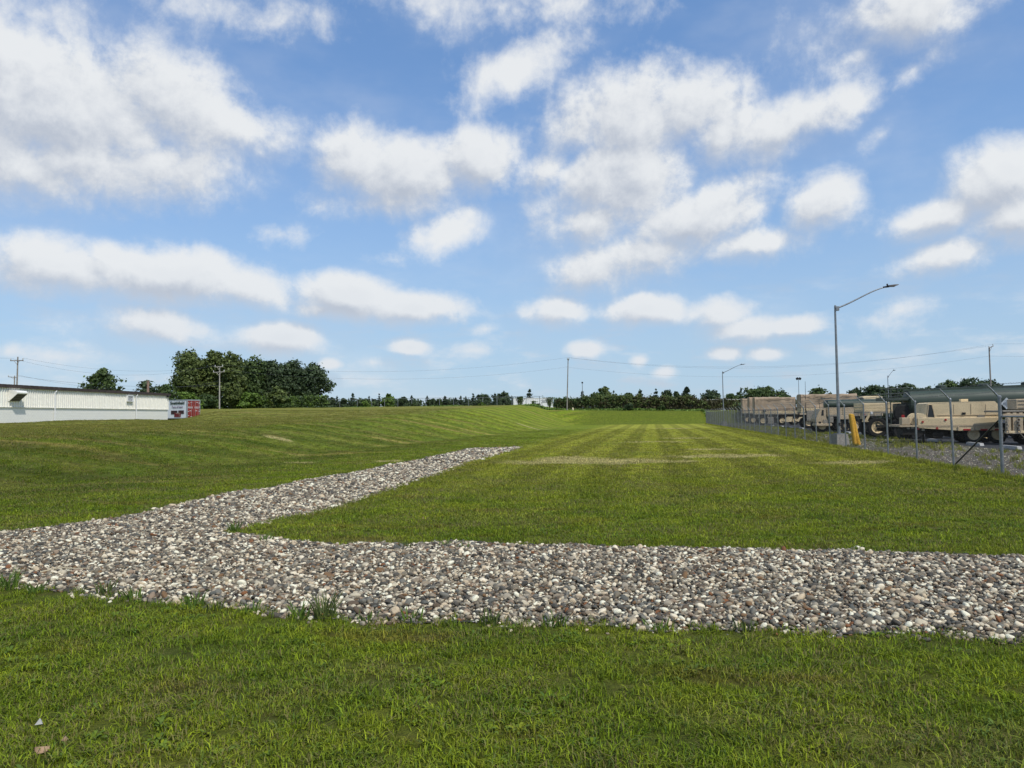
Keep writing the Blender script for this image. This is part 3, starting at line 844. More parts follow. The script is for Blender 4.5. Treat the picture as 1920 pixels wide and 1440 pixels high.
mb.add([(LX0 - .3, -.15, ZE - .04), (LX1 + .35, -.15, ZE - .04), (LX1 + .35, 7.1, ZE + .5), (LX0 - .3, 7.1, ZE + .5), (LX1 + .35, 14.6, ZE - .04), (LX0 - .3, 14.6, ZE - .04),
        (LX0 - .3, -.15, ZE - .09), (LX1 + .35, -.15, ZE - .09), (LX1 + .35, 14.6, ZE - .09), (LX0 - .3, 14.6, ZE - .09)],
       [(0, 1, 2, 3), (3, 2, 4, 5), (9, 8, 7, 6), (1, 7, 8, 4, 2), (0, 3, 5, 9, 6)])
roof = mb.build('roof', M_brown, r_)
mb = MB()
x = LX0 - .3
while x < LX1 + .3:                                    # fascia boards, each a little off the next
    w = min(2.4, LX1 + .35 - x)
    mb.box((x + w / 2, -.18 + rng.uniform(-.01, .01), ZE - .14 + rng.uniform(-.015, .015)), (w - .02, .05, .30), ry=rng.uniform(-.004, .004))
    x += 2.4
mb.build('fascia', M_brown, roof)
mb = MB()
x = LX0
while x < LX1:
    mb.box((x, -.10, ZE + .015), (.5, .24, .06)); x += .78
mb.build('roof_ribs', M_brown, roof)['kind'] = 'stuff'
for px in (103, 255.5):
    xx = WH.lx(px, 760, -.08)
    mb = MB()
    mb.box((xx, -.09, (1.3 + ZE - .6) / 2), (.11, .09, ZE - .6 - 1.3), bev=.015)
    dsp = mb.build('downspout', M_white, r_)
    MB().tube([(xx, -.09, ZE - .62), (xx, -.13, ZE - .5), (xx + .10, -.16, ZE - .42), (xx + .10, -.16, ZE - .3)], .065, 8).build('outlet_elbow', M_white, dsp)
xv = WH.lx(15, 745)
mb = MB()
pf = [(0, 4.92), (-.80, 4.84), (-.97, 4.66), (-.95, 4.55), (-.08, 3.80), (0, 3.80)]
for xx in (xv, xv + 1.5): pass
n = len(pf)
mb.add([(xv, p[0], p[1]) for p in pf] + [(xv + 1.5, p[0], p[1]) for p in pf],
       [tuple(range(n)), tuple(range(2 * n - 1, n - 1, -1))] + [(i, n + i, n + (i + 1) % n, (i + 1) % n) for i in range(n)])
hood = mb.build('intake_hood', M_cream, r_)
hood['label'] = 'sloping sheet metal intake hood high on the wall'
mb = MB()
ang = math.atan2(4.55 - 3.80, .87)
mb.box((xv + .75, -.53, 4.158), (1.36, 1.02, .02), rx=-ang)
mb.build('hood_screen', M_dark, hood)
mb = MB()
for k in range(4):
    t = (k + .5) / 4
    mb.box((xv + .75, -.08 - .87 * t - .01, 3.80 + .75 * t - .016), (1.38, .05, .03), rx=-ang)
mb.build('hood_bars', mat('grey_bars', (.16, .16, .16)), hood)['kind'] = 'stuff'
xa, _ = WH.l(236, 745); xb, _ = WH.l(247, 745)
zz0, zz1 = WH.l(241, 753)[1], WH.l(241, 741.5)[1]
mb = MB()
wv = xb - xa
for (cx_, cz_, sx_, sz_) in ((xa + .05, (zz0 + zz1) / 2, .1, zz1 - zz0), (xb - .05, (zz0 + zz1) / 2, .1, zz1 - zz0), ((xa + xb) / 2, zz1 - .05, wv - .21, .1), ((xa + xb) / 2, zz0 + .05, wv - .21, .1)):
    mb.box((cx_, -.14, cz_), (sx_, .24, sz_))
lv = mb.build('louvre_vent', M_white, r_)
for k in range(4):
    MB().box(((xa + xb) / 2, -.13, zz0 + .2 + k * (zz1 - zz0 - .3) / 3.4), (wv - .21, .18, .02), rx=.6).build('slat', M_white, lv)
MB().box(((xa + xb) / 2, -.055, (zz0 + zz1) / 2), (wv - .21, .03, zz1 - zz0 - .2)).build('vent_backing', M_dark, lv)
xl, zl_ = WH.l(312.7, 743)
MB().box((xl, -.16, zl_), (.34, .22, .3), bev=.03).build('wall_lamp', M_dark, r_)
xc, zc = WH.l(277.5, 733, 6.0)
mb = MB().cyl((xc, 6.0, ZE + .3), (xc, 6.0, zc + 1.35), .17, n=12)
mb.cyl((xc, 6.0, zc + 1.35), (xc, 6.0, zc + 1.5), .21, n=12)
mb.build('flue_pipe', mat('rusty_flue', (.30, .20, .15), .8, .2, .3, 4), r_)

# ------------------------------------------------------------------ box trailer beside the warehouse
cpt = at(350.3, 787, 118)
TR = Frame('box_trailer', 'white box trailer with red rear doors parked beside the warehouse corner', 'trailer', (cpt[0], cpt[1], 0.75), -math.radians(25))
r_ = TR.root
ztop = TR.l(350.3, 749)[1]; zbot = TR.l(350.3, 784.5)[1]
M_trw = mat('trailer_white', (.74, .76, .80), .4, 0, .05, 2, (.55, .56, .58), .25)
M_alu = mat('aluminium_rail', (.42, .43, .45), .4, .6, .1, 3)
M_red = mat('faded_red', (.25, .034, .028), .55, 0, .3, 2.2, (.33, .13, .06), .6)
MB().box((-4.5, 1.28, (ztop + zbot) / 2), (9.0, 2.52, ztop - zbot), bev=.03).build('box', M_trw, r_)
mb = MB()
for z_ in (ztop - .05, zbot + .06):
    mb.box((-4.5, -.0, z_), (8.9, .05, .11))
mb.box((-.05, -.0, (ztop + zbot) / 2), (.10, .055, ztop - zbot - .24))
mb.build('side_rail', M_alu, r_)
mb = MB()
mb.box((.02, .07, (ztop + zbot) / 2), (.06, .13, ztop - zbot)); mb.box((.02, 2.49, (ztop + zbot) / 2), (.06, .13, ztop - zbot))
mb.box((.02, 1.28, ztop - .09), (.06, 2.28, .18)); mb.box((.02, 1.28, zbot + .06), (.06, 2.28, .12))
mb.build('rear_frame', M_alu, r_)
dz0, dz1 = zbot + .13, ztop - .20
for k, y0 in enumerate((.15, 1.29)):
    d = MB().box((.035, y0 + .555, (dz0 + dz1) / 2), (.05, 1.10, dz1 - dz0), bev=.012).build('rear_door', M_red, r_)
    for yy in ((y0 + .62,) if k == 0 else (y0 + .25, y0 + .8)):
        MB().cyl((.09, yy, dz0 + .02), (.09, yy, dz1 - .02), .022, n=8).build('lock_rod', M_alu, d)
    mb = MB()
    for t in (.12, .37, .62, .87):
        mb.box((.085, y0 + (.08 if k == 0 else 1.03), dz0 + t * (dz1 - dz0)), (.03, .2, .07))
    mb.build('hinge', M_white, d)['kind'] = 'stuff'
    mb = MB()
    mb.box((.075, y0 + .5, dz0 + .63 * (dz1 - dz0)), (.02, .8, .05)); mb.box((.075, y0 + .5, dz0 + .57 * (dz1 - dz0)), (.02, .8, .05))
    mb.box((.08, y0 + .45, dz0 + .40 * (dz1 - dz0)), (.03, .34, .06)); mb.box((.08, y0 + .62, dz0 + .90 * (dz1 - dz0)), (.03, .3, .05)); mb.box((.08, y0 + .62, dz0 + .05 * (dz1 - dz0)), (.03, .3, .07))
    mb.build('door_handle', M_white, d)['kind'] = 'stuff'
mb = MB()
mb.box((-4.5, 1.28, zbot - .12), (8.8, 1.1, .2)); mb.box((-.15, 1.28, zbot - .35), (.12, 2.2, .12)); mb.box((-.15, .6, zbot - .2), (.1, .1, .3)); mb.box((-.15, 1.95, zbot - .2), (.1, .1, .3))
mb.build('underframe', M_dark, r_)
for xx in (-1.6, -2.8):
    for yy in (.15, 2.1):
        w_ = MB().lathe([(.3, 0), (.48, .03), (.5, .08), (.5, .24), (.48, .28), (.3, .3)], (xx, yy, .5), 'y', 20, False).build('wheel', M_black, r_, True)
        MB().lathe([(.05, -.01), (.26, .0), (.29, .04), (.29, .2)], (xx, yy, .5), 'y', 16).build('rim', M_alu, w_)
def text_mesh(txt, size, mat_, depth=.004, bold=0.0, sx=1.0):
    cu_ = bpy.data.curves.new('lettering', 'FONT')
    cu_.body = txt; cu_.size = size; cu_.extrude = depth; cu_.offset = bold; cu_.align_x = 'CENTER'; cu_.align_y = 'CENTER'; cu_.resolution_u = 3
    o = bpy.data.objects.new('lettering', cu_); COL.objects.link(o)
    bpy.context.view_layer.update()
    me = bpy.data.meshes.new_from_object(o.evaluated_get(bpy.context.evaluated_depsgraph_get()))
    bpy.data.objects.remove(o)
    me.name = 'lettering'; me.materials.clear(); me.materials.append(mat_)
    co = np.empty(len(me.vertices) * 3, np.float32); me.vertices.foreach_get('co', co); co = co.reshape(-1, 3)
    w = co[:, 0].max() - co[:, 0].min()
    return me, w
M_let = mat('dark_lettering', (.03, .055, .04), .5, 0, .1)
M_let2 = mat('grey_lettering', (.20, .16, .24), .5, 0, .1)
def place_text(me, w, px0, px1, py, fr, hpx):
    x0, z0 = fr.l(px0, py); x1, _ = fr.l(px1, py)
    o = put(bpy.data.objects.new('lettering', me), fr.root)
    o.location = ((x0 + x1) / 2, -.03, z0); o.rotation_euler = (math.pi / 2, 0, 0)
    s_ = (x1 - x0) / w
    o.scale = (s_, hpx, 1)
    return o
me, w = text_mesh('Smithfield', 1.0, M_let, .006, .035)
place_text(me, w, 319.5, 346, 756.2, TR, .62)
me, w = text_mesh('Taste of heart', 1.0, M_let2, .006, .01)
place_text(me, w, 322.2, 343, 763.5, TR, .55)
M_pk = mat('printed_red', (.16, .015, .018), .5, 0, .45, 3)
M_pk2 = mat('printed_dark', (.045, .018, .018), .5, 0, .4, 3)
for (x0, x1, y0, y1, m_) in ((320.8, 332.5, 770, 776.8, M_pk2), (334.5, 344.8, 769.5, 776, M_pk2)):
    a, z1 = TR.l(x0, y0); b, z0 = TR.l(x1, y1)
    MB().box(((a + b) / 2, -.012, (z0 + z1) / 2), (b - a, .012, z1 - z0)).build('printed_panel', m_, r_)
a, z1 = TR.l(327, 774.2); b, z0 = TR.l(339, 782)
pp = MB().box(((a + b) / 2, -.026, (z0 + z1) / 2), (b - a, .012, z1 - z0)).build('printed_panel', M_pk, r_)
mb = MB()
mb.box(((a + b) / 2 + .1, -.036, z1 - .06), ((b - a) * .6, .006, .07)); mb.box((b - (b - a) * .22, -.036, (z0 + z1) / 2 - .05), (.06, .006, (z1 - z0) * .6))
mb.build('printed_trim', mat('printed_pale', (.5, .42, .34)), pp)

# ------------------------------------------------------------------ chain-link fence beside the lot
UF = 9.19
def fence_xy(Y): return UF + 0.182 * Y, Y
fdir = Vector((0.182, 1, 0)).normalized()
fout = Vector((-fdir.y, fdir.x, 0))               # towards the lawn
FE = tag(empty('chain_link_fence', (*fence_xy(20.3), 0), 0), 'galvanised chain-link fence with barbed wire arms running along the vehicle lot', 'fence')
def wl_(p): return Vector(p) - Vector(FE.location)
FH = 2.08
post_Y = [20.3 + 3.262 * k for k in range(-2, 35)]
tops = []
def arm_tip(base_top, k): return base_top + fout * (.30 * k) + Vector((0, 0, .34 * k))
for i, Y in enumerate(post_Y):
    X, _ = fence_xy(Y)
    big_ = abs(Y - 20.3) < .1 or i == len(post_Y) - 1
    lean = Vector((rng.normal(-.035, .014), rng.normal(0, .014), 0))
    b = Vector((X, Y, -.05)); t = Vector((X, Y, FH + rng.uniform(-.03, .03))) + lean
    r = .044 if big_ else .031
    mb = MB().cyl(wl_(b), wl_(t), r, n=10)
    mb.lathe([(r * 1.25, -.02), (r * 1.25, .02), (r * .6, .045)], wl_(t), 'z', 10)
    p = mb.build('post', M_galv, FE, True)
    tip = arm_tip(t, 1.0)
    mb = MB().tube([wl_(t) + Vector((0, 0, -.02)), wl_(t + (tip - t) * .5), wl_(tip)], [.026, .022, .016], 6)
    mb.build('barb_arm', M_galv, p)
    tops.append(t)
# wire netting, one panel for each bay
def netting(a, b, pitch, r, name, parent, org, h=FH - .06, spike=.035, m_=None):
    m_ = m_ or M_net
    a = Vector(a); b = Vector(b); d = b - a; L = d.length; ux = d.normalized(); side = Vector((-ux.y, ux.x, 0))
    vs = []; fs = []
    k = int((L + h) / pitch) + 1
    for sgn in (1, -1):
        for j in range(k):
            s0 = j * pitch - h if sgn > 0 else j * pitch
            # strand from (s0, 0) to (s0 + sgn*h, h), clipped to the panel
            pts = []
            sa, za, sb, zb_ = s0, 0.02, s0 + sgn * h, h
            if sgn > 0:
                if sa < 0: za += -sa; sa = 0
                if sb > L: zb_ -= sb - L; sb = L
            else:
                if sb < 0: zb_ += sb; sb = 0
                if sa > L: za += sa - L; sa = L
            if zb_ - za < .03: continue
            if abs(zb_ - h) < 1e-6: zb_ += spike; sb += sgn * spike * .3
            p0 = a + ux * sa + Vector((0, 0, za)) + side * (.006 * sgn); p1 = a + ux * sb + Vector((0, 0, zb_)) + side * (.006 * sgn)
            n0 = len(vs)
            t = (p1 - p0).normalized(); e1 = side; e2 = t.cross(e1)
            for p in (p0, p1):
                for q in range(3):
                    an = 2.094 * q
                    vs.append(tuple(p + e1 * (r * math.cos(an)) + e2 * (r * math.sin(an)) - org))
            for q in range(3):
                q2 = (q + 1) % 3
                fs.append((n0 + q, n0 + q2, n0 + 3 + q2, n0 + 3 + q))
    me = np_mesh(name, np.array(vs), np.array(fs), m_)
    return put(bpy.data.objects.new(name, me), parent)
for i in range(len(post_Y) - 1):
    a = (*fence_xy(post_Y[i]), 0.0); b = (*fence_xy(post_Y[i + 1]), 0.0)
    netting(a, b, .072 if i < 12 else .09, .0013 if i < 13 else .0024, 'wire_netting', FE, Vector(FE.location), m_=M_net if i < 13 else M_netf)
for k in (.38, .68, .98):
    mb = MB()
    pts = []
    for i, t in enumerate(tops):
        pts.append(wl_(arm_tip(t, k)) + Vector((0, 0, .012)))
        if i < len(tops) - 1:
            m_ = (arm_tip(t, k) + arm_tip(tops[i + 1], k)) / 2
            pts.append(wl_(m_) + Vector((0, 0, -.015)))
    mb.tube(pts, .0045, 3)
    for i in range(0, 14):                            # barbs on the bays near enough to show them
        a = arm_tip(tops[i], k); b = arm_tip(tops[i + 1], k)
        for j in range(24):
            c = a.lerp(b, (j + .5) / 24); c = wl_(c)
            e = Vector((rng.normal(), rng.normal() * .3, rng.normal())).normalized() * .032
            mb.cyl(c - e, c + e, .0035, n=3, cap=False)
    mb.build('barbed_wire', M_wire, FE)
i0 = 2
p_a = Vector((*fence_xy(post_Y[i0]), 1.58)); p_b = Vector((*fence_xy(post_Y[i0 - 1]), 1.58)); p_c = Vector((*fence_xy(post_Y[i0 + 1] - .1), .12))
MB().cyl(wl_(p_a), wl_(p_b), .024, n=8).build('brace_rail', M_galv, FE)
MB().cyl(wl_(p_a + Vector((0, 0, -.05))), wl_(p_c), .021, n=8).build('diagonal_brace', M_dark, FE)
mb = MB()
for i in range(len(tops) - 1):
    mb.cyl(wl_(tops[i]) + Vector((0, 0, -.1)), wl_(tops[i + 1]) + Vector((0, 0, -.1)), .004, n=3, cap=False)
    b0 = Vector((*fence_xy(post_Y[i]), .08)); b1 = Vector((*fence_xy(post_Y[i + 1]), .08))
    mb.cyl(wl_(b0), wl_(b1), .004, n=3, cap=False)
mb.build('tension_wire', M_wire, FE)['kind'] = 'stuff'

# ------------------------------------------------------------------ the lot: gravel verge, asphalt, wheel stops
def strip(name, u0, u1, y0, y1, z, material, step=2.5):
    ys = np.arange(y0, y1 + .1, step); us = np.linspace(u0, u1, 8)
    vs = [(uu + .182 * y, y, z) for y in ys for uu in us]
    k = len(us)
    fs = [(i * k + j, i * k + j + 1, (i + 1) * k + j + 1, (i + 1) * k + j) for i in range(len(ys) - 1) for j in range(k - 1)]
    return tag(put(bpy.data.objects.new(name, np_mesh(name, vs, fs, material))), kind='structure')
def verge_mat():
    m, nt, out = new_mat('verge_gravel')
    pos = nn(nt, 'ShaderNodeNewGeometry').outputs['Position']
    vo = nn(nt, 'ShaderNodeTexVoronoi', {'Vector': pos, 'Scale': 24.0})
    rc = nn(nt, 'ShaderNodeSeparateColor', {0: vo.outputs['Color']}).outputs[0]
    c = mixc(nt, rc, (.19, .16, .11), (.37, .325, .235))
    k = sstep(nt, vo.outputs['Distance'], .2, .6, 1, 0)
    c = mixc(nt, k, (.085, .070, .050), c)
    n1 = noise(nt, pos, .55, 5, .65)
    s = nn(nt, 'ShaderNodeSeparateXYZ', {0: pos})
    u_ = mth(nt, 'MULTIPLY_ADD', s.outputs[1], -.182, s.outputs[0])
    wgt = mth(nt, 'ADD', n1, sstep(nt, s.outputs[1], 28.0, 44.0, 0, .22))
    c = mixc(nt, sstep(nt, wgt, .56, .72, 0, .8), c, (.085, .10, .03))
    bmp = nn(nt, 'ShaderNodeBump', {'Strength': .9, 'Distance': .04, 'Height': k})
    b = nn(nt, 'ShaderNodeBsdfPrincipled', {'Base Color': c, 'Roughness': .9, 'Normal': bmp.outputs[0]})
    nt.links.new(b.outputs[0], out.inputs[0])
    return m
strip('gravel_verge', 9.3, 15.6, 8, 142, .004, verge_mat())
strip('asphalt_lot', 15.4, 95, 4, 142, .009, mat('asphalt', (.036, .036, .038), .9, 0, .25, 1.2, (.09, .085, .08), .4, .4, 25))
# small stones and weeds of the verge
nq = 9000
yy = rng.uniform(17, 60, nq) ; P = np.column_stack([.182 * yy + rng.uniform(9.25, 15.4, nq), yy]); P = P[in_view(P, 3)]
n = len(P); rr_ = rng.uniform(.012, .028, n)
spread('verge_stones', np.column_stack([P, rr_ * .3]), np.stack([rng.normal(0, .3, n), rng.normal(0, .3, n), rng.uniform(0, 6.3, n)], -1), rr_[:, None] * np.ones((1, 3)), rng.integers(0, 10, n), protos)
nq = 2600
yy = rng.uniform(18, 100, nq) ; P = np.column_stack([.182 * yy + rng.uniform(9.3, 15.4, nq), yy]); P = P[in_view(P, 3)]
k = np.sin(P[:, 0] * 1.3 + 2 * np.sin(P[:, 1] * .4)) + rng.normal(0, .5, len(P)) + (P[:, 1] > 36) * .9 > .5
P = P[k]; n = len(P)
spread('verge_weeds', np.column_stack([P, np.zeros(n)]), np.stack([np.zeros(n), np.zeros(n), rng.uniform(0, 6.3, n)], -1), rng.uniform(.9, 2.4, (n, 1)) * np.ones((1, 3)), rng.integers(0, 5, n), tufts[20:25])
# wheel stops
ws_proto = None
STOP_LAB = ['pale concrete wheel stop nearest the photo right edge, behind the end fence post', 'pale concrete wheel stop under the tan housing trailer wheel', 'pale concrete wheel stop below the front of the tan deck trailer', 'pale concrete wheel stop below the dark tanker undercarriage',
 'pale concrete wheel stop just right of the big truck wheel', 'pale concrete wheel stop beside the yellow bollard feet', 'pale concrete wheel stop right of the tall light pole base', 'pale concrete wheel stop left of the tall light pole base',
 'pale concrete wheel stop under the drop-side truck bumper', 'pale concrete wheel stop left of the drop-side truck cab', 'pale concrete wheel stop below the dark end of the tall canvas truck', 'pale concrete wheel stop below the last suspension arm of the long canvas truck',
 'pale concrete wheel stop under the middle wheels of the long canvas truck', 'farthest pale concrete wheel stop, by the first wheel of the long canvas truck']
stops = [(1895, 846), (1828, 839), (1752, 829), (1694, 823), (1650, 820), (1618, 816.5), (1590, 813), (1566, 812), (1546, 810.5), (1527, 808), (1503, 805.5), (1484, 803.5), (1466, 801), (1448, 799)]
for i, (px, py) in enumerate(stops):
    Y = 16.4 / ((px - 960) / F - .182 + .004)
    p = at(px, py, Y)
    if ws_proto is None:
        mb = MB()
        mb.prism([(-.92, 0), (.92, 0), (.84, .13), (-.84, .13)], -.09, .09)
        ws_proto = mb.mesh('wheel_stop', M_concw)
    o = put(bpy.data.objects.new('wheel_stop', ws_proto))
    o.location = (p[0], Y, .008); o.rotation_euler = (0, 0, math.atan2(1, .182) + rng.normal(0, .03))
    lab = STOP_LAB[i]
    tag(o, lab, 'wheel stop', 'wheel stops along the lot edge')

# ------------------------------------------------------------------ bollards and lights
bp = at(1607, 836, 40.8)
for k, (dx, tilt, lab) in enumerate(((-.09, .11, 'yellow bollard pipe leaning at left of the pair beside the light pole'), (.13, .19, 'yellow bollard pipe at right of the pair, leaning the most'))):
    o = tag(empty('bollard', (bp[0] + dx, bp[1] + .05 * k, 0), 0), lab, 'bollard', 'yellow bollards beside the light pole')
    top_ = Vector((-math.sin(tilt) * 1.62, 0.05, math.cos(tilt) * 1.62))
    MB().cyl((0, 0, -.1), top_, .108, n=16).build('pipe', M_yel, o, True)
    MB().lathe([(.108, -.005), (.09, .025), (.05, .045)], top_, 'z', 16).build('cap', M_yel, o, True)
def light_pole(px, py, Y, h, arm_dir, arm_l, label, base_h=.62, head=1, r0=.085, zg=0.0, rise=1.05):
    p = at(px, py, Y)
    o = tag(empty('light_pole', (p[0], p[1], zg), 0), label, 'street light', 'light poles of the lot')
    a = Vector((arm_dir[0], arm_dir[1], 0)).normalized()
    if base_h > 0:
        mb = MB()
        b0, b1 = .38, .30
        q = Matrix.Rotation(.18, 3, 'Z')
        mb.add([tuple(q @ Vector((sx_ * b, sy_ * b, z))) for z, b in ((-.1, b0), (base_h, b1)) for sx_, sy_ in ((-1, -1), (1, -1), (1, 1), (-1, 1))], [(3, 2, 1, 0), (4, 5, 6, 7), (0, 1, 5, 4), (1, 2, 6, 5), (2, 3, 7, 6), (3, 0, 4, 7)])
        mb.build('concrete_base', M_conc, o)
    ln = Vector((rng.normal(-.02, .02), 0, 0))
    mb = MB().cyl((0, 0, base_h), Vector((0, 0, h)) + ln, r0, r0 * .55, n=12)
    mb.box((0, 0, base_h + .02), (.42, .42, .04)); mb.cyl((0, 0, h), Vector((0, 0, h + .05)), r0 * .6, r0 * .5)
    pole = mb.build('pole', M_galv, o, True)
    mb = MB()
    for sx_ in (-1, 1):
        for sy_ in (-1, 1): mb.cyl((.16 * sx_, .16 * sy_, base_h), (.16 * sx_, .16 * sy_, base_h + .1), .018, n=6)
    mb.box((0, -r0 - .01, base_h + .5), (.09, .02, .16))
    mb.build('base_bolts', M_dark, pole)['kind'] = 'stuff'
    if head == 1:
        z0 = h - .13
        pts = []
        for t in np.linspace(0, 1, 12):
            pts.append(a * (arm_l * .80 * t) + Vector((0, 0, z0 + rise * (1.62 * t - .62 * t * t * t if t < .9 else 1.0 + .0 * t) if False else z0 + rise * math.sin(min(1, t * 1.02) * math.pi / 2) ** 1.0 * (0.55 * t + .45))))
        MB().tube(pts, [.042 - .014 * t for t in np.linspace(0, 1, 12)], 8).build('arm', M_galv, o, True)
        MB().box(Vector((0, 0, z0)) + a * .09, (.16, .16, .22)).build('arm_bracket', M_galv, o)
        e = pts[-1]
        an = math.atan2(a.y, a.x)
        mb = MB()
        tilt_ = -.13
        def hp(x, y, z):
            v = Matrix.Rotation(an, 3, 'Z') @ (Matrix.Rotation(tilt_, 3, 'Y') @ Vector((x, y, z)))
            return tuple(e + v)
        prof_ = [(-.12, .05, .04, -.02), (.05, .06, .05, -.035), (.12, .15, .06, -.03), (.45, .16, .05, -.015), (.62, .12, .03, 0)]
        vs = []; fs = []
        for (x, w, zt_, zb__) in prof_: vs += [hp(x, -w, zb__), hp(x, w, zb__), hp(x, w * .8, zt_), hp(x, -w * .8, zt_)]
        for i in range(len(prof_) - 1):
            for j in range(4): fs.append((i * 4 + j, i * 4 + (j + 1) % 4, i * 4 + 4 + (j + 1) % 4, i * 4 + 4 + j))
        fs += [(3, 2, 1, 0), tuple(range(len(vs) - 4, len(vs)))]
        lum = mb.add(vs, fs).build('luminaire', M_dark, o)
        MB().cyl(hp(.1, 0, .05), hp(.1, 0, .15), .04, n=8).build('photocell', M_dark, lum)
        v = Matrix.Rotation(an, 3, 'Z')
        MB().box(Vector(hp(.32, 0, -.03)), (.26, .22, .012), rz=an).build('lens', M_lamp, lum)
    else:
        mb = MB()
        for s_ in ((-1, 1) if head == 2 else (0,)):
            c = Vector((.24 * s_, 0, h + .22))
            mb.box(c, (.42, .34, .40), ry=.5 * s_, bev=.05)
            mb.cyl((0, 0, h), c, .03, n=6)
        mb.build('floodlight', M_dark, o)
    return o
lot_dir = (.984, -.10)
light_pole(1574, 838, 39.5, 7.22, lot_dir, 3.15, 'tall grey light pole on a tapered concrete base beside two leaning yellow bollards')
light_pole(1357.5, 800, 106, 7.5, lot_dir, 3.05, 'light pole with curved arm standing far along the fence, left of the tan canvases')
light_pole(1667.5, 790, 120, 7.3, (.73, .69), 2.9, 'light pole with short looking arm rising behind the green tank trailer', 0.3)
light_pole(1499.5, 790, 140, 7.7, lot_dir, 0, 'thin pole with a pair of floodlights behind the tan canvases', 0.3, head=2, r0=.07)
light_pole(1092.5, 765, 200, 10.0 - 3.6, lot_dir, 0, 'pole with one square lamp rising behind the vine covered fence', 0, head=3, r0=.12, zg=3.6)

# ------------------------------------------------------------------ utility poles and lines
def util_pole(px, pyb, pyt, Y, arms, label, lean=0.0, r=.15, zg=None, wood=None):
    b = at(px, pyb, Y); zg = gz(b[0], b[1]) if zg is None else zg
    t = at(px + lean, pyt, Y)
    o = tag(empty('utility_pole', (b[0], b[1], zg), 0), label, 'utility pole', 'wooden utility poles')
    H = t[2] - zg
    tp = Vector((t[0] - b[0], 0, H))
    MB().cyl((0, 0, -.3), tp, r, r * .62, n=10).build('pole', wood or M_wood, o, True)
    res = [Vector(o.location) + tp]
    for (dz, half, rise_, off) in arms:
        c = tp * ((H - dz) / H)
        mb = MB()
        mb.tube([c + Vector((-half + off, -.12, 0)), c + Vector((half + off, -.12, rise_))], .065, 4)
        mb.tube([c + Vector((-half * .45 + off, -.14, rise_ * .3)), c + Vector((0, -.16, -.55))], .03, 4)
        mb.tube([c + Vector((half * .45 + off, -.14, rise_ * .7)), c + Vector((0, -.16, -.55))], .03, 4)
        arm = mb.build('crossarm', wood or M_wood, o)
        for s_ in (-1, 1):
            e = c + Vector((off + s_ * (half - .08), -.12, rise_ * (s_ + 1) / 2 + .05))
            MB().lathe([(.03, 0), (.07, .06), (.06, .16), (.09, .2), (.05, .3)], e, 'z', 8).build('insulator', M_porc, arm)
            res.append(Vector(o.location) + e + Vector((0, 0, .3)))
    return o, res
pA, iA = util_pole(30.5, 730, 669, 110, [(.55, .95, .0, -.05)], 'grey utility pole with one crossarm rising behind the warehouse roof', 3.0, .14)
pB, iB = util_pole(25.5, 735, 704.5, 160, [(.2, 1.0, -.2, -.3)], 'short looking farther utility pole just left of the one with the crossarm', 2.0, .17)
pC, iC = util_pole(411.5, 764, 687, 138, [(.12, .75, .05, -.1), (1.1, 1.02, .1, -.1)], 'pale utility pole with two short crossarms before the tree group', .3, .13, wood=M_woodl)
pD, iD = util_pole(1063, 767, 673, 146, [(.1, .22, .0, 0)], 'tall slender utility pole standing at the vine covered fence', 2.2, .13)
pE, iE = util_pole(1858.5, 735, 651, 130, [(.15, .42, .35, .25)], 'utility pole rising behind the green tank at the right', -4.0, .16, zg=0.0)
M_cable = mat('cable', (.10, .11, .125), .6, 0, .1)
def line(p, q, sag, label, r=.009):
    p, q = Vector(p), Vector(q)
    pts = [p.lerp(q, t) + Vector((0, 0, -sag * 4 * t * (1 - t))) for t in np.linspace(0, 1, 22)]
    o = Vector(pts[0])
    ob = MB().tube([x - o for x in pts], r, 4).build('power_line', M_cable)
    ob.location = o
    return tag(ob, label, 'power line', 'overhead power lines')
line(iA[2], iC[2], 1.5, 'upper power line from the crossarm pole to the pale pole at the trees')
line(iA[1], iC[1], 2.1, 'power line sagging just under the uppermost between crossarm pole and trees')
line(iA[0] + Vector((0, 0, -2.6)), iC[0] + Vector((0, 0, -2.6)), 1.8, 'lower thin power line from the crossarm pole to the trees')
line(iB[2], iC[0] + Vector((0, 0, -3.4)), 1.0, 'lowest dark cable sagging over the warehouse roof', .018)
line(iA[1], iA[1] + Vector((-40, -40, 2)), 1.0, 'power line leaving the crossarm pole at the photo left edge')
line(iC[2], iD[1], 1.9, 'upper power line from the pale pole to the slender middle pole')
line(iC[4], iD[0] + Vector((0, 0, -1.5)), 2.0, 'lower faint power line left of the slender middle pole')
line(iD[1], iE[1], 2.6, 'upper power line from the slender middle pole to the right pole')
line(iD[2], iE[2], 3.0, 'power line just under the uppermost right of the slender middle pole')
line(iD[0] + Vector((0, 0, -1.6)), iE[0] + Vector((0, 0, -1.5)), 2.6, 'lower faint power line right of the slender middle pole')
line(iE[2], iE[2] + Vector((60, -12, 1.2)), .8, 'upper power line leaving the right pole out of the photo')
line(iE[0] + Vector((0, 0, -1.5)), iE[0] + Vector((60, -12, -1.2)), .8, 'lower power line leaving the right pole out of the photo')

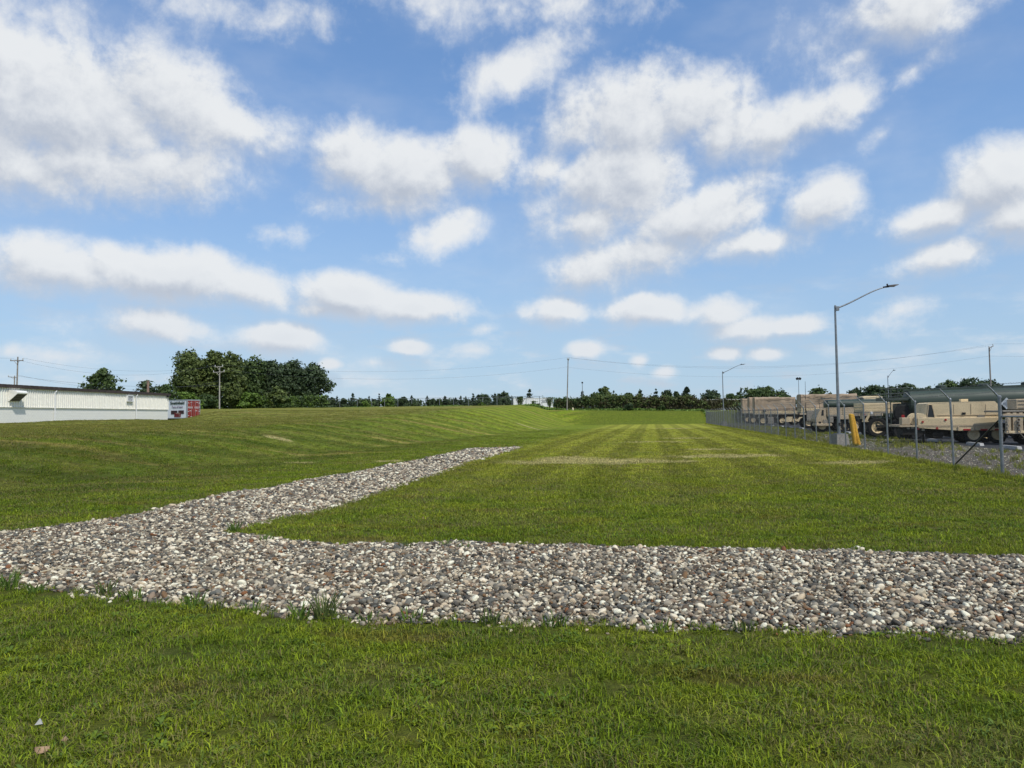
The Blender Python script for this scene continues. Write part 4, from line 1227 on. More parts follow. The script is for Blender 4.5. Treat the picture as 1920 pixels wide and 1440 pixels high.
# ------------------------------------------------------------------ trees, bushes, hedges
def leaf_mat(name, lo, hi, trans=.22):
    m, nt, out = new_mat(name)
    tint = nn(nt, 'ShaderNodeAttribute', attribute_name='tint')
    sp = nn(nt, 'ShaderNodeSeparateColor', {0: tint.outputs['Color']})
    c = mixc(nt, sp.outputs[0], lo, hi)
    c = mixc(nt, sstep(nt, sp.outputs[1], .9, 1.0, 0, .5), c, tuple(min(1, x * 1.9) for x in hi))
    d = nn(nt, 'ShaderNodeBsdfPrincipled', {'Base Color': c, 'Roughness': .6, 'Specular IOR Level': .3})
    t = nn(nt, 'ShaderNodeBsdfTranslucent', {0: c})
    x = nn(nt, 'ShaderNodeMixShader', {0: trans, 1: d.outputs[0], 2: t.outputs[0]})
    nt.links.new(x.outputs[0], out.inputs[0])
    return m
L_olive = leaf_mat('olive_leaves', (.058, .084, .022), (.128, .164, .042))
L_mid = leaf_mat('green_leaves', (.042, .072, .022), (.092, .138, .038))
L_dark = leaf_mat('dark_leaves', (.034, .056, .024), (.076, .114, .046))
L_bright = leaf_mat('bright_leaves', (.072, .125, .020), (.150, .235, .038))
L_con = leaf_mat('needles', (.020, .038, .019), (.044, .072, .034), .1)
L_brownish = leaf_mat('vine_leaves', (.055, .050, .024), (.100, .092, .036))
M_bark = mat('bark', (.085, .07, .058), .95, 0, .3, 3, (.04, .035, .03), .4, .5, 12)

def leaves(pts, nrm, size, seed, tint_k):
    """diamond leaf clusters at pts facing about nrm"""
    r = np.random.default_rng(seed)
    n = len(pts)
    nr = nrm + r.normal(0, .75, (n, 3)); nr /= np.linalg.norm(nr, axis=1)[:, None] + 1e-9
    a = np.cross(nr, r.normal(0, 1, (n, 3))); a /= np.linalg.norm(a, axis=1)[:, None] + 1e-9
    b = np.cross(nr, a)
    s = size * r.uniform(.55, 1.35, n)[:, None]
    v = np.stack([pts + a * s, pts + b * s * .62 + nr * s * .12, pts - a * s, pts - b * s * .62 - nr * s * .12], 1).reshape(-1, 3)
    f = np.arange(4 * n).reshape(n, 4)
    t = np.zeros((n, 4)); t[:, 0] = np.clip(tint_k + r.normal(0, .16, n), 0, 1); t[:, 1] = r.random(n); t[:, 3] = 1
    return v, f, np.repeat(t, 4, 0)
def foliage_obj(name, V, Fc, T, m, parent, stuff=False):
    me = np_mesh(name, V, Fc, m)
    ca = me.color_attributes.new('tint', 'FLOAT_COLOR', 'POINT')
    ca.data.foreach_set('color', T.astype(np.float32).ravel())
    o = put(bpy.data.objects.new(name, me), parent)
    return o
def crown(blobs, per, size, seed, clump=.28):
    """clumps of leaves over a set of ellipsoids"""
    r = np.random.default_rng(seed)
    P = []; N = []; K = []
    vol = [max(b[3] * b[5], .05) for b in blobs]; tot = sum(vol)
    for b, v_ in zip(blobs, vol):
        c = np.array(b[:3]); R = np.array(b[3:6])
        nc = max(5, int(per * v_ / tot / 26))
        d = r.normal(0, 1, (nc, 3)); d /= np.linalg.norm(d, axis=1)[:, None]
        rad = r.uniform(.55, 1.06, nc)[:, None]
        cc = c + d * R * rad
        kt = r.uniform(.1, .9, nc)
        m = 26
        off = r.normal(0, 1, (nc, m, 3)) * (clump * min(R) * .9) * np.array([1.15, 1.15, .75])
        P.append((cc[:, None, :] + off).reshape(-1, 3))
        N.append(np.repeat(d, m, 0) * .9 + off.reshape(-1, 3) * .5 + np.array([0, 0, .35]))
        K.append(np.repeat(kt, m))
    return leaves(np.concatenate(P), np.concatenate(N), size, seed + 1, np.concatenate(K))
def limb_mesh(H, W, seed, r0, lean=0):
    r = np.random.default_rng(seed)
    mb = MB()
    top = Vector((lean, 0, H * .72))
    pts = [Vector((0, 0, -.2)), Vector((.02 * H * r.normal(), .02 * H * r.normal(), H * .25)), Vector((lean * .5 + .03 * H * r.normal(), .03 * H * r.normal(), H * .5)), top]
    mb.tube(pts, [r0, r0 * .8, r0 * .55, r0 * .2], 8)
    for k in range(7):
        t = r.uniform(.22, .85); b = pts[1].lerp(pts[3], t)
        a = r.uniform(0, 6.283); L = W * r.uniform(.28, .46)
        e = b + Vector((math.cos(a) * L, math.sin(a) * L, H * r.uniform(.10, .24)))
        mb.tube([b, b.lerp(e, .5) + Vector((0, 0, H * .03)), e], [r0 * .42, r0 * .28, r0 * .10], 5)
    return mb
def broad_tree(px, pyt, wpx, Y, label, m, seed, zg=None, hfrac=.12, name='deciduous_tree', group=None, dens=1.0, lean=0.0, leaf=.27, blobs=9, cat='tree', squat=1.0):
    t = at(px, pyt, Y)
    zg = gz(t[0], t[1]) if zg is None else zg
    H = t[2] - zg; W = wpx * 1.12 * Y / F
    o = tag(empty(name, (t[0], t[1], zg), 0), label, cat, group)
    r = np.random.default_rng(seed)
    bl = []
    z0 = H * hfrac
    Hc = H - z0
    for k in range(blobs):
        f = (k + .5) / blobs
        zz = z0 + Hc * (.14 + .70 * f)
        spread_ = W * .5 * (math.sin(math.pi * min(1, .16 + .80 * f)) ** .6) * .70
        a = r.uniform(0, 6.283); q = r.uniform(.25, 1.0)
        rb = W * r.uniform(.20, .31)
        rz_ = min(rb * .95, Hc * .2) * squat
        bl.append((lean * f + spread_ * q * math.cos(a), spread_ * q * math.sin(a) * .8, min(zz, H - rz_), rb, rb, rz_))
    bl.append((lean, 0, H - Hc * .14, W * .17, W * .17, Hc * .13)); bl.append((lean * .5, 0, z0 + Hc * .5, W * .30, W * .30, Hc * .36))
    per = int(6200 * dens * max(.4, min(1.8, (W * Hc) / 90)))
    V_, F_, T_ = crown(bl, per, leaf, seed)
    tr = limb_mesh(H, W, seed, max(.1, W * .028), lean).build('trunk', M_bark, o, True)
    foliage_obj('crown', V_, F_, T_, m, o)
    return o
def conifer(px, pyt, wpx, Y, label, seed, zg=None, m=None, group=None, hb=.06):
    t = at(px, pyt, Y); zg = gz(t[0], t[1]) if zg is None else zg
    H = t[2] - zg; W = wpx * 1.4 * Y / F
    o = tag(empty('conifer', (t[0], t[1], zg), 0), label, 'conifer', group)
    r = np.random.default_rng(seed)
    P = []; N = []; K = []
    levels = max(9, int(H * 2.2))
    for k in range(levels):
        f = (k + r.uniform(0, .6)) / levels
        z = H * (hb + (1 - hb) * f)
        rad = W * .5 * (1 - f) ** .85 + .06
        nb = 9 if f < .8 else 6
        for j in range(nb):
            a = r.uniform(0, 6.283); L = rad * r.uniform(.7, 1.12)
            s = np.linspace(.15, 1, 6)
            pts = np.stack([np.cos(a) * L * s, np.sin(a) * L * s, z - .22 * L * s + .08 * L * s * s], -1) + r.normal(0, .07, (6, 3))
            P.append(pts); N.append(np.tile([math.cos(a) * .5, math.sin(a) * .5, .8], (6, 1))); K.append(np.full(6, r.uniform(.1, .9)))
    P.append(np.array([[0, 0, H - .1 * k] for k in range(6)])); N.append(np.tile([0, 0, 1.0], (6, 1))); K.append(np.full(6, .5))
    V_, F_, T_ = leaves(np.concatenate(P), np.concatenate(N), max(.16, W * .085), seed, np.concatenate(K))
    MB().cyl((0, 0, -.2), (0, 0, H * .9), max(.08, W * .03), .02, n=7).build('trunk', M_bark, o)
    foliage_obj('crown', V_, F_, T_, m or L_con, o)
    return o

GT = 'trees of the group left of the middle'
broad_tree(356, 659, 66, 152, 'large olive green tree, leftmost and widest of the tall group', L_olive, 11, group=GT, dens=2.55, blobs=13)
broad_tree(401, 655, 46, 153, 'tallest olive tree of the group, just behind the pale utility pole', L_olive, 12, group=GT, dens=1.95, blobs=11)
broad_tree(434, 658, 46, 151, 'olive tree right of the pale utility pole with a ragged top', L_olive, 13, group=GT, dens=1.95, blobs=11)
broad_tree(474, 669, 48, 155, 'dark green tree with a pointed top in the middle of the group', L_mid, 14, group=GT, dens=1.95, blobs=11)
broad_tree(508, 671, 48, 158, 'dark green tree with two small peaks right of the pointed one', L_dark, 15, group=GT, dens=1.95, blobs=11)
broad_tree(549, 675, 52, 160, 'dark dense tree second from the right end of the group', L_dark, 16, group=GT, dens=1.95, blobs=11)
broad_tree(586, 681, 58, 158, 'dark tree at the right end of the group with sky showing through', L_dark, 17, group=GT, dens=1.42, blobs=12, hfrac=.16)
broad_tree(378, 674, 62, 166, 'dark tree filling the gap behind the leftmost olive tree', L_mid, 18, group=GT, dens=1.5, blobs=10)
broad_tree(456, 677, 58, 168, 'dark tree filling the gap behind the pointed tree', L_mid, 19, group=GT, dens=1.5, blobs=10)
broad_tree(528, 683, 62, 170, 'dark tree filling the gap behind the two small peaks', L_dark, 20, group=GT, dens=1.5, blobs=10)
GB = 'bushes below the tall trees'
broad_tree(312, 715, 52, 128, 'dark bushy tree between warehouse roof and tall trees', L_mid, 21, hfrac=.02, name='bush', cat='bush', group=GB, zg=1.6, blobs=8)
broad_tree(276, 712, 54, 132, 'dark bush rising behind the flue pipe of the warehouse', L_dark, 22, hfrac=.02, name='bush', cat='bush', group=GB, zg=1.6, blobs=8)
broad_tree(352, 733, 50, 134, 'bright green bush behind the white box trailer', L_bright, 23, hfrac=.0, name='bush', cat='bush', group=GB, zg=2.6, blobs=8)
broad_tree(392, 739, 44, 143, 'green bush between the red trailer doors and the utility pole', L_mid, 24, hfrac=.0, name='bush', cat='bush', group=GB, blobs=8)
broad_tree(433, 714, 34, 145, 'pale olive shrub rising right beside the utility pole', L_olive, 25, hfrac=.0, name='bush', cat='bush', group=GB, blobs=8)
broad_tree(470, 735, 54, 146, 'bright green mounded shrub before the dark pointed tree', L_bright, 26, hfrac=.0, name='bush', cat='bush', group=GB, dens=1.3, blobs=9)
broad_tree(520, 727, 58, 147, 'olive wide shrub in front of the dark trees', L_olive, 27, hfrac=.0, name='bush', cat='bush', group=GB, dens=1.2, blobs=9)
broad_tree(188, 691, 60, 128, 'lone windswept tree behind the warehouse roof', L_mid, 31, zg=1.6, hfrac=.30, dens=1.1, blobs=12, lean=.3)

GC = 'distant conifers beyond the back fence'
for i, (px, py, w, lab) in enumerate(((632, 742, 12, 'small distant conifer, first right of the dark tree group'), (661.5, 738, 17, 'distant conifer second right of the tree group, broad at the foot'), (692, 743, 12, 'small pale distant conifer left of a slim dark one'),
        (711, 738, 11, 'slim distant conifer left of the bright green bush'), (772, 741.5, 15, 'distant conifer right of the low round bushes at the back fence'), (801, 742, 13, 'distant conifer near the middle of the open back fence'),
        (834, 743, 19, 'wide distant conifer left of a tight clump of three'), (854, 745, 13, 'left one of a tight clump of three distant conifers'), (864, 742, 13, 'middle one of a tight clump of three distant conifers'), (873.5, 743, 12, 'right one of a tight clump of three distant conifers'),
        (887, 738, 14, 'taller distant conifer right of the clump of three'), (928, 737, 13, 'distant conifer standing in the dark trees left of the white container'),
        (993, 729.5, 18, 'dark conifer right above the white container'), (1092, 733, 17, 'dark conifer at the foot of the square lamp pole'),
        (1150.5, 733, 13, 'pale slim conifer right of the tall loose tree'), (1200, 731, 20, 'dark conifer with a bent top above the vine wall'),
        (1230, 729, 14, 'slender dark conifer alone above the vine wall'), (1256, 730, 11, 'small conifer tip beside the broad dark conifers'), (1287, 726, 30, 'broadest dark conifer at the right end above the vine wall'), (1389, 727, 13, 'dark conifer between the far light pole and the right trees'))):
    conifer(px, py, w, 205, lab, 60 + i, zg=3.2 if px < 1320 else 0.5, group=GC)
GM = 'distant broadleaf trees beyond the back fence'
for i, (px, py, w, m, Yd, lab) in enumerate(((620, 745.5, 17, L_dark, 200, 'low dark distant tree touching the right end of the tree group'), (643, 747, 14, L_dark, 200, 'low loose distant tree between two small conifers'), (683, 747.5, 28, L_mid, 195, 'low green distant bush behind the left fence bays'),
        (702, 748, 16, L_dark, 200, 'thin low distant tree left of the slim conifer'), (728, 740, 23, L_bright, 172, 'bright green round bush at the back fence'), (757, 744.5, 22, L_dark, 200, 'low dark round tree right of the bright bush'),
        (811, 748, 20, L_dark, 205, 'low dark distant tree behind the middle fence bays'), (823, 749, 14, L_mid, 205, 'small low distant tree left of the wide conifer'), (908, 738, 26, L_dark, 215, 'dark distant tree left of the white container, left of two'),
        (941, 735, 34, L_dark, 215, 'tallest dark distant tree left of the white container'), (1124, 735, 40, L_mid, 180, 'round green bush below the tall loose tree'), (1134, 722, 17, L_olive, 185, 'tall loose olive tree above the vine wall'),
        (1178, 737, 18, L_mid, 178, 'small rounded tree above the vine wall'), (1249, 731, 19, L_dark, 200, 'dark round tree left of the broadest conifer'), (1268, 734, 14, L_dark, 200, 'small dark round tree tight beside the broadest conifer'))):
    broad_tree(px, py, w * 1.2, Yd, lab, m, 100 + i, zg=3.2, hfrac=.02, group=GM, blobs=9, dens=1.3, leaf=.29)
GR = 'trees behind the vehicle lot'
for i, (px, py, w, m, Yd, lab) in enumerate(((1335, 732, 38, L_dark, 185, 'dark rounded tree left of the far light pole'), (1372, 736, 34, L_mid, 175, 'lower green tree right of the far light pole'), (1411, 725, 40, L_mid, 180, 'green tree rising behind the left tan canvas'),
        (1441, 724, 46, L_mid, 180, 'tallest green tree behind the long tan canvas'), (1466, 736, 28, L_dark, 185, 'lower dark tree behind the right end of the long tan canvas'), (1532, 727, 36, L_mid, 200, 'tree top rising behind the taller tan canvas'),
        (1640, 722, 46, L_dark, 170, 'dark rounded tree right of the tall light pole'), (1672, 725, 36, L_dark, 175, 'dark tree behind the short looking light pole'), (1703, 720, 40, L_dark, 170, 'dark tree behind the ladder end of the green tank'),
        (1738, 726, 44, L_mid, 180, 'low pale tree above the green tank'), (1783, 714, 50, L_mid, 165, 'loose tree with wispy top above the green tank'), (1815, 709, 48, L_dark, 165, 'tallest tree above the green tank, left of the right utility pole'),
        (1847, 710, 34, L_dark, 165, 'dark tree just left of the right utility pole'), (1872, 719, 26, L_dark, 168, 'small tree just right of the right utility pole'), (1604, 729, 30, L_dark, 190, 'dark tree edge right behind the tall light pole'), (1478, 741, 20, L_dark, 215, 'tiny far tree between two tan canvases'))):
    broad_tree(px, py, w * 1.3, Yd, lab, m, 140 + i, zg=1.8, hfrac=.05, group=GR, blobs=11, dens=1.4, leaf=.28)

# back fence, netted and overgrown
BF = tag(empty('back_fence', (*at(790, 762, 163)[:2], 0), 0), 'far chain-link fence with a top rail along the back of the lawn', 'fence')
bo = Vector(BF.location)
bf_pts = []
for px in (604, 637, 670, 697, 721, 746, 772, 798, 824, 850.6, 878.5, 905, 932, 960, 986.5, 1012, 1040, 1069, 1095, 1124, 1153.5, 1186, 1213, 1245, 1274, 1304, 1334, 1364, 1396):
    Y = np.interp(px, [600, 960, 1010, 1320, 1400], [168, 163, 154, 150, 150])
    p = at(px, 760, Y); bf_pts.append(Vector((p[0], p[1], gz(p[0], p[1]) )))
for i, p in enumerate(bf_pts):
    MB().cyl(p - bo + Vector((0, 0, -.2)), p - bo + Vector((0, 0, 2.15)), .055 if i != 13 else .09, n=8).build('post', M_galv, BF)
mb = MB()
for a, b in zip(bf_pts[:-1], bf_pts[1:]): mb.cyl(a - bo + Vector((0, 0, 2.1)), b - bo + Vector((0, 0, 2.1)), .035, n=6, cap=False)
mb.build('top_rail', M_galv, BF)
for a, b in zip(bf_pts[:-1], bf_pts[1:]):
    netting(a, b, .26, .004, 'wire_netting', BF, bo, h=2.05, spike=0)
def vine_run(pts, h0, h1, depth, n, label, mats, seed, name='vine_wall', cat='vines', gap=0.0):
    """a climbing mass of leaves over a line of fence"""
    r = np.random.default_rng(seed)
    c = pts[0].lerp(pts[-1], .5)
    o = tag(empty(name, (c.x, c.y, c.z), 0), label, cat)
    segs = list(zip(pts[:-1], pts[1:]))
    L = [(b - a).length for a, b in segs]; tot = sum(L)
    for m_, share, lo, hi in mats:
        P = []; N = []; K = []
        nc = int(n * share / 24)
        for _ in range(nc):
            s = r.uniform(0, tot); k = 0
            while s > L[k] and k < len(L) - 1: s -= L[k]; k += 1
            a, b = segs[k]; p = a.lerp(b, s / L[k])
            if gap and math.sin(p.x * .9) + .5 * math.sin(p.x * 2.3) > 1.35 - gap: continue
            H = h0 + (h1 - h0) * (.5 + .5 * math.sin(p.x * .33 + 1.0)) + r.normal(0, .1)
            z = H * r.uniform(lo, hi)
            q = np.array([p.x - c.x, p.y - c.y + r.normal(0, depth * .5), p.z - c.z + z])
            off = r.normal(0, .23, (24, 3)); off[:, 2] *= .8
            P.append(q + off); N.append(np.tile([0, -.7, .5], (24, 1))); K.append(np.full(24, r.uniform(.05, .95)))
        V_, F_, T_ = leaves(np.concatenate(P), np.concatenate(N), .17, seed + 3, np.concatenate(K))
        f = foliage_obj('leaves', V_, F_, T_, m_, o); f['kind'] = 'stuff'
    mb = MB()
    for _ in range(36):
        s = r.uniform(0, 1); a = pts[0].lerp(pts[-1], s)
        k = min(range(len(pts)), key=lambda i: abs(pts[i].x - a.x)); zb2 = pts[k].z - c.z
        x = a.x - c.x; y = pts[k].y - c.y
        mb.tube([(x, y - .1, zb2), (x + r.normal(0, .3), y - .15, zb2 + h0 * .5), (x + r.normal(0, .5), y - .1, zb2 + h0)], [.04, .03, .015], 4)
    mb.build('stems', M_bark, o)['kind'] = 'stuff'
    return o
hp = []
for px in (372, 420, 470, 520, 570, 612):
    p = at(px, 762, 146); hp.append(Vector((p[0], p[1], gz(p[0], p[1]))))
vine_run(hp, 2.0, 2.3, .6, 22000, 'trimmed green hedge of vines in front of the tall tree group', [(L_bright, .35, .0, 1.0), (L_mid, .65, .0, 1.0)], 301, 'hedge', 'hedge')
vp = [p - Vector((0, .12, 0)) for p in bf_pts[16:19]]
vine_run(vp, 2.2, 2.5, .3, 4200, 'vines hanging beside the white container on the back fence', [(L_mid, .6, .25, 1.05), (L_brownish, .4, .0, .9)], 311)
vp = [p - Vector((0, .12, 0)) for p in bf_pts[18:22]]
vine_run(vp, 2.55, 2.8, .35, 9500, 'dense green and brown vine wall right of the slender utility pole', [(L_olive, .35, .5, 1.08), (L_mid, .35, .0, 1.0), (L_brownish, .3, .0, .8)], 321)
vp = [p - Vector((0, .12, 0)) for p in bf_pts[21:26]]
vine_run(vp, 2.5, 2.75, .35, 10500, 'brownish vine wall right of the middle of the back fence', [(L_olive, .35, .45, 1.06), (L_brownish, .65, .0, 1.0)], 331)
vp = [p - Vector((0, .12, 0)) for p in bf_pts[25:29]]
vine_run(vp, 1.6, 2.1, .35, 5000, 'thin grey brown vines on the fence behind the far light pole', [(L_brownish, .8, .0, 1.0), (L_olive, .2, .3, 1.0)], 341)
# unmown grass and weeds at the foot of the back fence
P = []; N = []; K = []
r = np.random.default_rng(77)
for _ in range(900):
    px = r.uniform(560, 1330); Y = np.interp(px, [600, 960, 1010, 1320], [164, 158, 149, 147]) + r.uniform(-1.6, 1.2)
    p = at(px, 760, Y); z = gz(p[0], p[1])
    hh = .28 + .16 * math.sin(p[0] * .35) 
    k = 9
    P.append(np.array([p[0], p[1], z]) + np.column_stack([r.normal(0, .3, k), r.normal(0, .2, k), r.uniform(0, max(.15, hh), k)])); N.append(np.tile([0, -.6, .6], (k, 1))); K.append(np.full(k, r.uniform(.1, 1)))
V_, F_, T_ = leaves(np.concatenate(P), np.concatenate(N), .19, 5, np.concatenate(K))
o = foliage_obj('tall_grass', V_, F_, T_, L_bright, None); o['kind'] = 'stuff'
for i, (px, py, Y, w, lab) in enumerate(((905, 755, 160, 17, 'small weedy bush low at the back fence left of the white container'), (775, 756, 162, 10, 'tiny dark bush at the foot of the back fence'), (1180, 757, 146.5, 18, 'dark low bush at the foot of the vine wall'), (686, 752, 163, 14, 'small yellowish bush at the foot of the left fence bays'), (1240, 760, 146.5, 16, 'low weedy bush at the foot of the brownish vine wall'))):
    broad_tree(px, py, w, Y, lab, (L_bright, L_mid, L_dark, L_bright, L_mid)[i], 400 + i, hfrac=0, name='bush', cat='bush', blobs=5, dens=.4, leaf=.2, group='small bushes along the back fence')
# white container behind the fence
a = at(962.5, 766, 172); b = at(1037, 766, 172)
zt_ = at(1000, 746, 172)[2]; zg_ = 3.3
WC = tag(empty('white_container', (a[0], a[1], zg_), 0), 'white box container partly covered by vines behind the back fence', 'container')
Lc = b[0] - a[0]
MB().box((Lc / 2, 1.25, (zt_ - zg_) / 2), (Lc, 2.5, zt_ - zg_), bev=.04).build('box', mat('clean_white', (.86, .865, .86), .5, 0, .03, 3, (.7, .7, .7), .15), WC)
mb = MB()
for z_ in (.08, zt_ - zg_ - .08): mb.box((Lc / 2, -.02, z_), (Lc - .1, .06, .14))
for x_ in np.linspace(.08, Lc - .08, 9): mb.box((x_, -.012, (zt_ - zg_) / 2), (.07, .04, zt_ - zg_ - .32))
mb.build('side_rail', M_white, WC)
mb = MB()
for (x0, x1, py) in ((1014, 1026, 750.3), (1016.5, 1023, 752.5), (1015, 1025, 754.5)):
    xa_ = at(x0, py, 172)[0] - a[0]; xb_ = at(x1, py, 172)[0] - a[0]; z_ = at(x0, py, 172)[2] - zg_
    n_ = 5
    for j in range(n_): mb.box((xa_ + (xb_ - xa_) * (j + .4) / n_, -.055, z_), ((xb_ - xa_) / n_ * .72, .012, .13))
mb.build('faded_lettering', mat('grey_print', (.28, .29, .31)), WC)
# vines creeping over the container
def creeper(px, pyt, pyb, wpx, Y, label, seed, n=700):
    r = np.random.default_rng(seed)
    t = at(px, pyt, Y); b_ = at(px, pyb, Y)
    o = tag(empty('climbing_vine', tuple(b_), 0), label, 'vine', 'vines climbing over the white container')
    W = wpx * Y / F; H = t[2] - b_[2]
    z = H * r.random(n) ** .6; x = r.normal(0, 1, n) * W * .28 * (.25 + z / H)
    V_, F_, T_ = leaves(np.column_stack([x, r.normal(0, .12, n), z]), np.tile([0, -.8, .4], (n, 1)), .15, seed, r.random(n))
    mb = MB()
    for k in range(6): mb.tube([(r.normal(0, .1), 0, 0), (r.normal(0, W * .12), -.05, H * .5), (r.normal(0, W * .3), 0, H)], [.04, .03, .01], 4)
    mb.build('stems', M_bark, o)['kind'] = 'stuff'
    foliage_obj('leaves', V_, F_, T_, L_mid, o)
creeper(975, 744, 764, 12, 164, 'dark vine with bare stems climbing at the left of the white container', 501, 520)
creeper(1000, 752, 765, 8, 164, 'thin sprig of vine before the middle of the white container', 502, 160)
creeper(1030, 745, 765, 14, 160, 'thin brown vine hanging over the right end of the white container', 503, 360)
creeper(1008, 757, 767, 9, 160, 'low dark weed before the post at the white container', 504, 260)
p = at(1074, 769.5, 146.5)
mb = MB().lathe([(.17, -.1), (.19, .1), (.17, .3), (.12, .42), (.05, .46)], (0, 0, 0), 'z', 10)
o = tag(empty('marker_stone', (p[0], p[1], gz(p[0], p[1])), 0), 'small cream marker at the foot of the slender utility pole', 'marker')
mb.build('body', mat('cream_stone', (.62, .55, .36), .8, 0, .15, 5), o, True)
MB().box((.1, -.1, .12), (.16, .12, .4), ry=.3).build('chip', mat('cream_stone', (.66, .58, .38), .8, 0, .15, 5), o)

# rough undergrowth closing the back of the lot
P = []; N = []; K = []
r = np.random.default_rng(88)
for _ in range(1500):
    px = r.uniform(1385, 1960); Y = 144.5 + r.uniform(-1.4, 1.8)
    x = (px - 960) / F * Y; z = gz(x, Y)
    hh = 2.4 + .8 * math.sin(x * .35) + .5 * math.sin(x * 1.3)
    k = 20
    c_ = np.array([x, Y, z + r.uniform(.0, 1.0) * hh])
    P.append(c_ + r.normal(0, .30, (k, 3))); N.append(np.tile([0, -.6, .6], (k, 1))); K.append(np.full(k, r.uniform(.0, .8)))
V_, F_, T_ = leaves(np.concatenate(P), np.concatenate(N), .24, 6, np.concatenate(K))
o = foliage_obj('undergrowth', V_, F_, T_, L_dark, None); o['kind'] = 'stuff'

# low thicket far beyond the back fence
P = []; N = []; K = []
r = np.random.default_rng(99)
for _ in range(1500):
    px = r.uniform(606, 1330); Y = 214 + r.uniform(-3, 3)
    if math.sin(px * .06) + .7 * math.sin(px * .021 + 1) + r.normal(0, .35) < -.75: continue
    x = (px - 960) / F * Y
    zt = at(px, 752.5 + 2.2 * math.sin(px * .11) + 1.5 * math.sin(px * .37), Y)[2]
    c_ = np.array([x, Y, 3.4 + (zt - 3.4) * r.random() ** .7])
    P.append(c_ + r.normal(0, .38, (16, 3))); N.append(np.tile([0, -.6, .6], (16, 1))); K.append(np.full(16, r.uniform(.0, .8)))
V_, F_, T_ = leaves(np.concatenate(P), np.concatenate(N), .3, 7, np.concatenate(K))
o = foliage_obj('thicket', V_, F_, T_, L_dark, None); o['kind'] = 'stuff'

# ------------------------------------------------------------------ army vehicles in the lot
M_tan = mat('tan_paint', (.72, .57, .345), .7, 0, .10, 1.3, (.27, .21, .14), .45)
M_tan2 = mat('dusty_tan_paint', (.52, .41, .27), .75, 0, .14, 1.6, (.22, .17, .12), .5)
M_tang = mat('grey_tan_paint', (.30, .27, .22), .8, 0, .15, 2, (.17, .15, .12), .4)
M_canv = mat('tan_canvas', (.37, .28, .19), .95, 0, .14, 1.1, (.20, .145, .095), .5, .3, 6)
M_canvd = mat('shade_and_eyelet_canvas', (.20, .14, .095), .95, 0, .15, 1.1, (.11, .08, .055), .4)
M_grn = mat('dark_green_paint', (.033, .052, .035), .55, 0, .12, .9, (.045, .06, .048), .5, spec=.5)
M_grnd = mat('green_frame_paint', (.045, .060, .045), .6, 0, .2, 2, (.03, .035, .03), .4)
M_under = mat('grimy_chassis', (.020, .017, .014), .85, 0, .3, 2, (.03, .026, .02), .4)
M_refl = mat('red_reflector', (.40, .03, .03), .3, 0, .1)
M_placard = mat('silver_placard', (.70, .72, .74), .25, .4, .1, 3)

def wheel_at(fr, x, z, r, y=0.05, w=.36, rim_m=None, name='wheel', rr_=.56):
    prof = [(r * .62, 0.02), (r * .9, 0.0), (r * .985, .04), (r, w * .25), (r, w * .75), (r * .985, w - .04), (r * .9, w), (r * .62, w - .02)]
    mb = MB().lathe(prof, (x, y, z), 'y', 26, False)
    for k in range(22):                                           # tread lugs
        a = 2 * math.pi * k / 22
        mb.box((x + (r + .005) * math.cos(a), y + w * (.28 if k % 2 else .72), z + (r + .005) * math.sin(a)), (.035, w * .46, .09), ry=-a)
    o = mb.build(name, M_black, fr.root)
    pr = [(.03, .035), (r * .13, .03), (r * .15, .07), (r * .30, .075), (r * rr_ * .78, .10), (r * rr_ * .92, .05), (r * rr_, .012), (r * rr_ * 1.03, .03), (r * rr_, w * .8)]
    mb = MB().lathe(pr, (x, y, z), 'y', 22)
    for k in range(8):
        a = 2 * math.pi * k / 8
        mb.cyl((x + r * .23 * math.cos(a), y + .035, z + r * .23 * math.sin(a)), (x + r * .23 * math.cos(a), y + .09, z + r * .23 * math.sin(a)), r * .03, n=6)
    mb.build('rim', rim_m or M_tan, o, True)
    return o
def bed(fr, x0, x1, z0, z1, W, m, ribs=0, slats=0, post_step=1.1, y=0.0):
    """cargo bed with drop sides: floor, side boards between posts"""
    MB().box(((x0 + x1) / 2, y + W / 2, z0 - .05), (x1 - x0, W, .12)).build('bed_floor', M_tang, fr.root)
    n = max(1, slats)
    h = (z1 - z0) / n
    for k in range(n):
        MB().box(((x0 + x1) / 2, y + .03, z0 + h * (k + .5)), (x1 - x0 - .04, .06 + .02 * (k % 2), h - .028), bev=.012).build('side_board', m, fr.root)
        MB().box((x0 + .03, y + W / 2, z0 + h * (k + .5)), (.06, W - .14, h - .028), bev=.012).build('end_board', m, fr.root)
    MB().box(((x0 + x1) / 2, y + W - .03, (z0 + z1) / 2), (x1 - x0 - .04, .06, z1 - z0 - .02)).build('side_board', m, fr.root)
    MB().box((x1 - .03, y + W / 2, (z0 + z1) / 2), (.05, W - .14, z1 - z0 - .02)).build('end_board', m, fr.root)
    x = x0 + .05
    while x <= x1 - .02:
        MB().box((x, y - .025, (z0 + z1) / 2 - .04), (.08, .05, z1 - z0 + .12)).build('stake', m, fr.root)
        x += post_step
